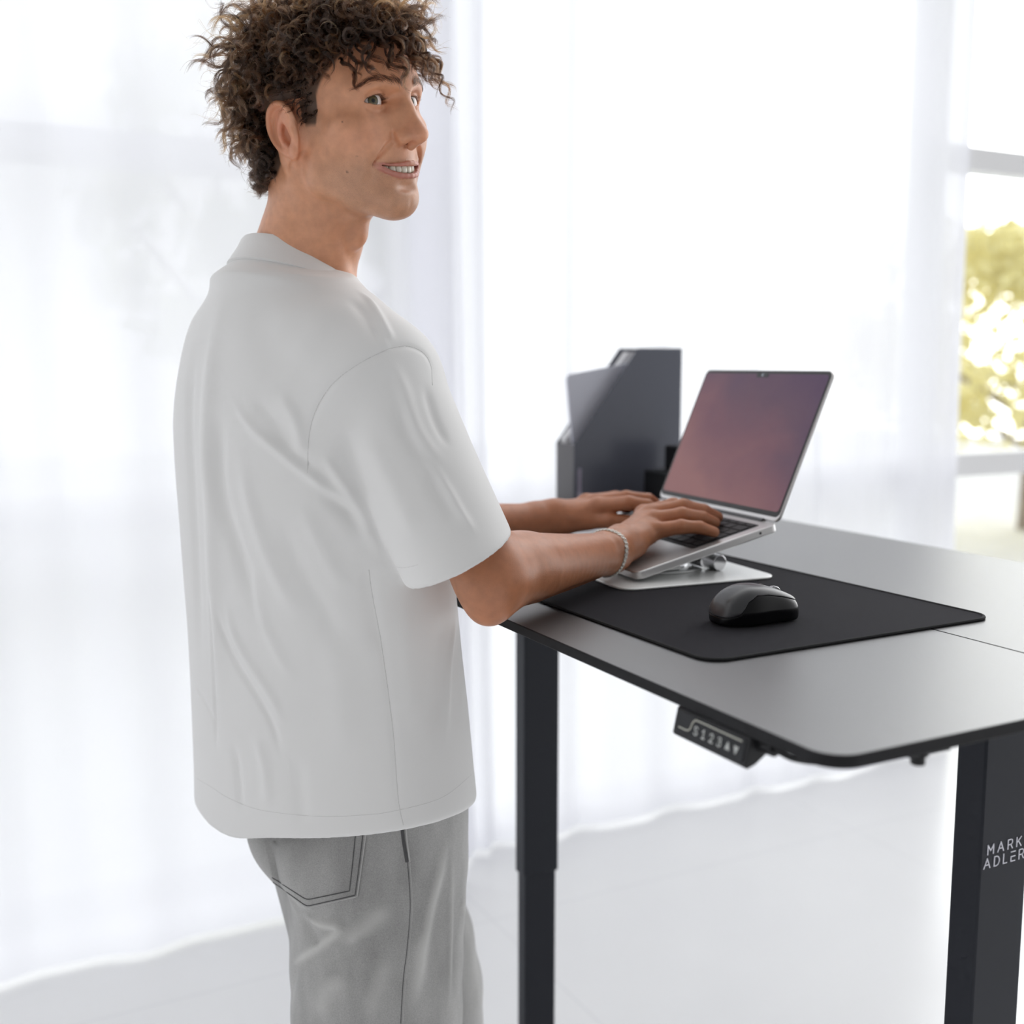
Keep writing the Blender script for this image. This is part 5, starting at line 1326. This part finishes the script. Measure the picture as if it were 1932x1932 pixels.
def build_jeans(person):
    S = Field()
    Z = [620, 700, 760, 820, 880, 960, 1010]
    c = [(-190, 1390), (-192, 1388), (-195, 1386), (-197, 1384), (-200, 1386), (-202, 1388), (-204, 1388)]
    S.op('add', loft_fn(Z, [a for a, _ in c], [b for _, b in c], [110, 130, 142, 146, 144, 140, 138], [80, 92, 100, 102, 98, 94, 92], BR), (-215, 1390, 820), 300, 0)
    S.chain(RL, [100, 105, 104, 88], 30, kk=8, sub=3); S.chain(LL, [96, 96, 94, 82], 26, kk=8, sub=3)
    S.ell((-222, 1300, 800), (58, 56, 74), 30); S.ell((-275, 1362, 806), (56, 54, 72), 30)
    S.groove([(-290, 1300, 880), (-292, 1296, 815), (-270, 1318, 750)], 12, -8)
    S.op('and', lambda p: 38 - p[:, 2], (0, 0, 0), 1e9, 0)
    S.op('and', lambda p: p[:, 2] - 990, (0, 0, 0), 1e9, 0)
    V, Q = S.mesh(3.0, (-480, 1150, 0), (60, 1720, 1030))
    V = relax(V, Q, 2, .5); N = vnormals(V, Q)
    tree = BVHTree.FromPolygons([tuple(v) for v in V / 1000], [tuple(f) for f in Q])
    V0 = V; V = press_folds(V, N, tree, [(a, b * .9, c * 1.3) for a, b, c in JEANS_FOLDS]); WEAR = np.clip(((V - V0) * N).sum(1) / 4.0, 0, 1) * .75
    V = relax(V, Q, 1, .3)
    m = denim('grey_denim', (.33, .327, .322), (.50, .496, .49), True)
    o = mesh_obj('jeans', V / 1000, Q, m, person); o['label'] = 'washed grey loose denim jeans'; color_attr(o, 'wear', np.repeat(WEAR[:, None], 3, 1))
    tree = BVHTree.FromPolygons([tuple(v) for v in V / 1000], [tuple(f) for f in Q])
    # back pocket : a patch with thickness lying on the seat
    A, B, C_, D_, E_ = [np.array(p, float) for p in ((492, 1545), (694, 1545), (674, 1690), (581, 1711), (518, 1664))]
    rows = 26; cols = 26; grid = []
    for i in range(rows):
        v = i / (rows - 1)
        L0 = A * (1 - v) + E_ * v; R0 = B * (1 - v) + C_ * v
        for j in range(cols):
            u = j / (cols - 1); p = L0 * (1 - u) + R0 * u
            bot = E_ * (1 - u / .42) + D_ * (u / .42) if u < .42 else D_ * (1 - (u - .42) / .58) + C_ * ((u - .42) / .58)
            p = p + (bot - (E_ * (1 - u) + C_ * u)) * v
            h = cast(tree, [p])
            grid.append(h[0] if h else None)
    ok = all(g is not None for g in grid)
    mp = denim('pocket_denim', (.30, .297, .293), (.45, .446, .44)); mt = mat('dark_thread', (.085, .085, .088), .8); ml = mat('pale_thread', (.50, .495, .49), .8)
    if ok:
        P = np.array([g[0] for g in grid]); Nn = np.array([g[1] for g in grid])
        top = P + Nn * .0022; bot = P - Nn * .002; n = rows * cols; fs = []
        for i in range(rows - 1):
            for j in range(cols - 1):
                a = i * cols + j; fs += [(a, a + cols, a + cols + 1, a + 1), (n + a, n + a + 1, n + a + cols + 1, n + a + cols)]
        ring = [j for j in range(cols)] + [i * cols + cols - 1 for i in range(1, rows)] + [(rows - 1) * cols + j for j in range(cols - 2, -1, -1)] + [i * cols for i in range(rows - 2, 0, -1)]
        for a, b in zip(ring, ring[1:] + ring[:1]): fs.append((a, b, n + b, n + a))
        po = MB().add(np.vstack([top, bot]), fs).build('back_pocket', mp, o, sharp=50)
        def gp(u, v, lift=.0026):
            x = u * (cols - 1); y = v * (rows - 1); j = min(int(x), cols - 2); i = min(int(y), rows - 2); fx = x - j; fy = y - i
            q = lambda M: (M[i * cols + j] * (1 - fx) + M[i * cols + j + 1] * fx) * (1 - fy) + (M[(i + 1) * cols + j] * (1 - fx) + M[(i + 1) * cols + j + 1] * fx) * fy
            return q(P) + q(Nn) * lift
        for e in (.022, .095):
            pts = [gp(1 - e, v) for v in np.linspace(0, 1 - e, 30)] + [gp(u, 1 - e) for u in np.linspace(1 - e, .42, 16)[1:]] + [gp(u, 1 - e) for u in np.linspace(.42, 0, 12)[1:]]
            MB().tube(pts, .00055, 6).build('pocket_stitch', mt, po, sharp=None)
        pts = [gp(1.0, v, .0012) for v in np.linspace(0, 1, 30)] + [gp(u, 1, .0012) for u in np.linspace(1, .42, 16)[1:]] + [gp(u, 1, .0012) for u in np.linspace(.42, 0, 12)[1:]]
        MB().tube(pts, .0011, 6).build('pocket_edge', ml, po, sharp=None)
    SE = [(769, 1626), (774, 1708), (768, 1790), (761, 1848), (756, 1931)]
    seam('outer_seam', tree, SE, .0006, mt, o, -.0002); seam('seam_edge', tree, [(x + 4, y) for x, y in SE], .00045, ml, o, 0)
    seam('pocket_slit', tree, [(757, 1548), (762, 1590), (768, 1626)], .0022, mt, o, -.0006); seam('slit_edge', tree, [(764, 1548), (768, 1590), (773, 1626)], .0012, ml, o, .0002)
    return o
def build_shoes(person):
    m = mat('white_leather', (.72, .72, .71), .4); ms = mat('shoe_sole', (.82, .82, .80), .6)
    for a, d in ((np.array([-172, 1332, 0.]), np.array([.80, .60, 0])), (np.array([-118, 1566, 0.]), np.array([.80, .60, 0]))):
        s_ = np.array([d[1], -d[0], 0]); S = Field(); R = np.stack([d, s_, U_], 1)
        S.ell(a + d * 60 + U_ * 45, (145, 47, 42), 0, rot=R); S.ell(a + U_ * 75, (62, 42, 60), 30, rot=R)
        S.op('and', lambda p: 14 - p[:, 2], (0, 0, 0), 1e9, 2)
        V, Q = S.mesh(4.0, a - 260 + U_ * 250, a + 260); o = mesh_obj('shoe', V / 1000, Q, m, person)
        lp = [(a + d * (60 + 146 * math.cos(t)) + s_ * 49 * math.sin(t)) / 1000 for t in np.linspace(0, 2 * math.pi, 48, endpoint=False)]
        MB().prism([p + U_ * .001 for p in lp], U_, .022).build('sole', ms, o, bevel=.004)
# ================================================================== ASSEMBLE
person, PV, PQ = build_body(BODY_H)
for s in (1, -1): build_eye(s, person)
build_teeth(person)
if DO_HAIR:
    build_hair(person, PV, PQ)
    build_brows(person, PV, PQ)
build_shirt(person); build_jeans(person); build_shoes(person)
# bracelet : two slim silver chains round the wrist
def bracelet():
    pos = lap(.030, -.030, .026) * 1000
    ax = (WRR - ELR) / np.linalg.norm(WRR - ELR); ax = ax * .9 + F_ * .25 - U_ * .25; ax /= np.linalg.norm(ax)
    e1 = np.cross(ax, U_); e1 /= np.linalg.norm(e1); e2 = np.cross(e1, ax)
    fs = PQ[(((PV[PQ[:, 0]] - pos) ** 2).sum(1) < 80 ** 2)]
    tree = BVHTree.FromPolygons([tuple(v) for v in PV / 1000], [tuple(f) for f in fs])
    m = mat('silver_chain', (.80, .79, .74), .22, metal=1.0)
    b = None
    for k, (sh, tl) in enumerate(((0, .0), (3.4, .05))):
        ring = []
        for i in range(96):
            t = 2 * math.pi * i / 96; d = (e1 * math.cos(t) + e2 * math.sin(t)); d = d + ax * tl * math.sin(t); d /= np.linalg.norm(d)
            c = (pos + ax * (sh - 6 * math.sin(t))) / 1000
            h = tree.ray_cast(Vector(c + d * .06), Vector(-d))
            ring.append(np.array(h[0]) + d * .0009 if h[0] is not None else c + d * .027)
        ring = np.array(ring)
        for _ in range(6): ring = .5 * ring + .25 * np.roll(ring, 1, 0) + .25 * np.roll(ring, -1, 0)
        mb = MB(); nl = 88; P = spline(np.vstack([ring, ring[:1]]), nl + 1)[:-1]
        for i in range(nl):
            p = P[i]; t = P[(i + 1) % nl] - P[i - 1]; t /= np.linalg.norm(t); s = (p - pos / 1000); s = s - t * (s @ t); s /= np.linalg.norm(s); q = np.cross(t, s)
            a, c2 = (s, q) if i % 2 else (q, s)
            lp = [p + t * math.cos(x) * .0019 + a * math.sin(x) * .0012 for x in np.linspace(0, 2 * math.pi, 10)]
            mb.tube(lp, .00058, 6, cap=False)
        o = mb.build('bracelet' if k == 0 else 'second_chain', m, person if k == 0 else b, sharp=None)
        if k == 0: b = o; o['label'] = 'silver link bracelet'
    i = int(np.argmin([p @ e2 for p in ring])); p = ring[i]
    MB().lathe(p, [(.0005, -.003), (.0022, -.0022), (.0022, .0022), (.0005, .003)], ax, 14).build('clasp', m, b)
bracelet()
cam = bpy.data.cameras.new('camera'); co = bpy.data.objects.new('camera', cam); COL.objects.link(co); SC.camera = co
co.location = CAMP; co.rotation_euler = (math.pi / 2 - PITCH, 0, 0)
cam.sensor_width = 36; cam.lens = 36 * FPX / 1932; cam.clip_start = .05
cam.dof.use_dof = True; cam.dof.focus_distance = 1.22; cam.dof.aperture_fstop = 3.1
SC.view_settings.view_transform = 'Standard'; SC.view_settings.look = 'None'; SC.view_settings.gamma = 1; SC.view_settings.use_curve_mapping = False
SC.view_settings.exposure = EXPO
SC.cycles.use_denoising = True
SC.cycles.max_bounces = 7; SC.cycles.diffuse_bounces = 3; SC.cycles.glossy_bounces = 4; SC.cycles.transparent_max_bounces = 24; SC.cycles.transmission_bounces = 6
SC.cycles.caustics_reflective = False; SC.cycles.caustics_refractive = False
SC.cycles.use_adaptive_sampling = True; SC.cycles.adaptive_threshold = .035; SC.cycles.adaptive_min_samples = 12
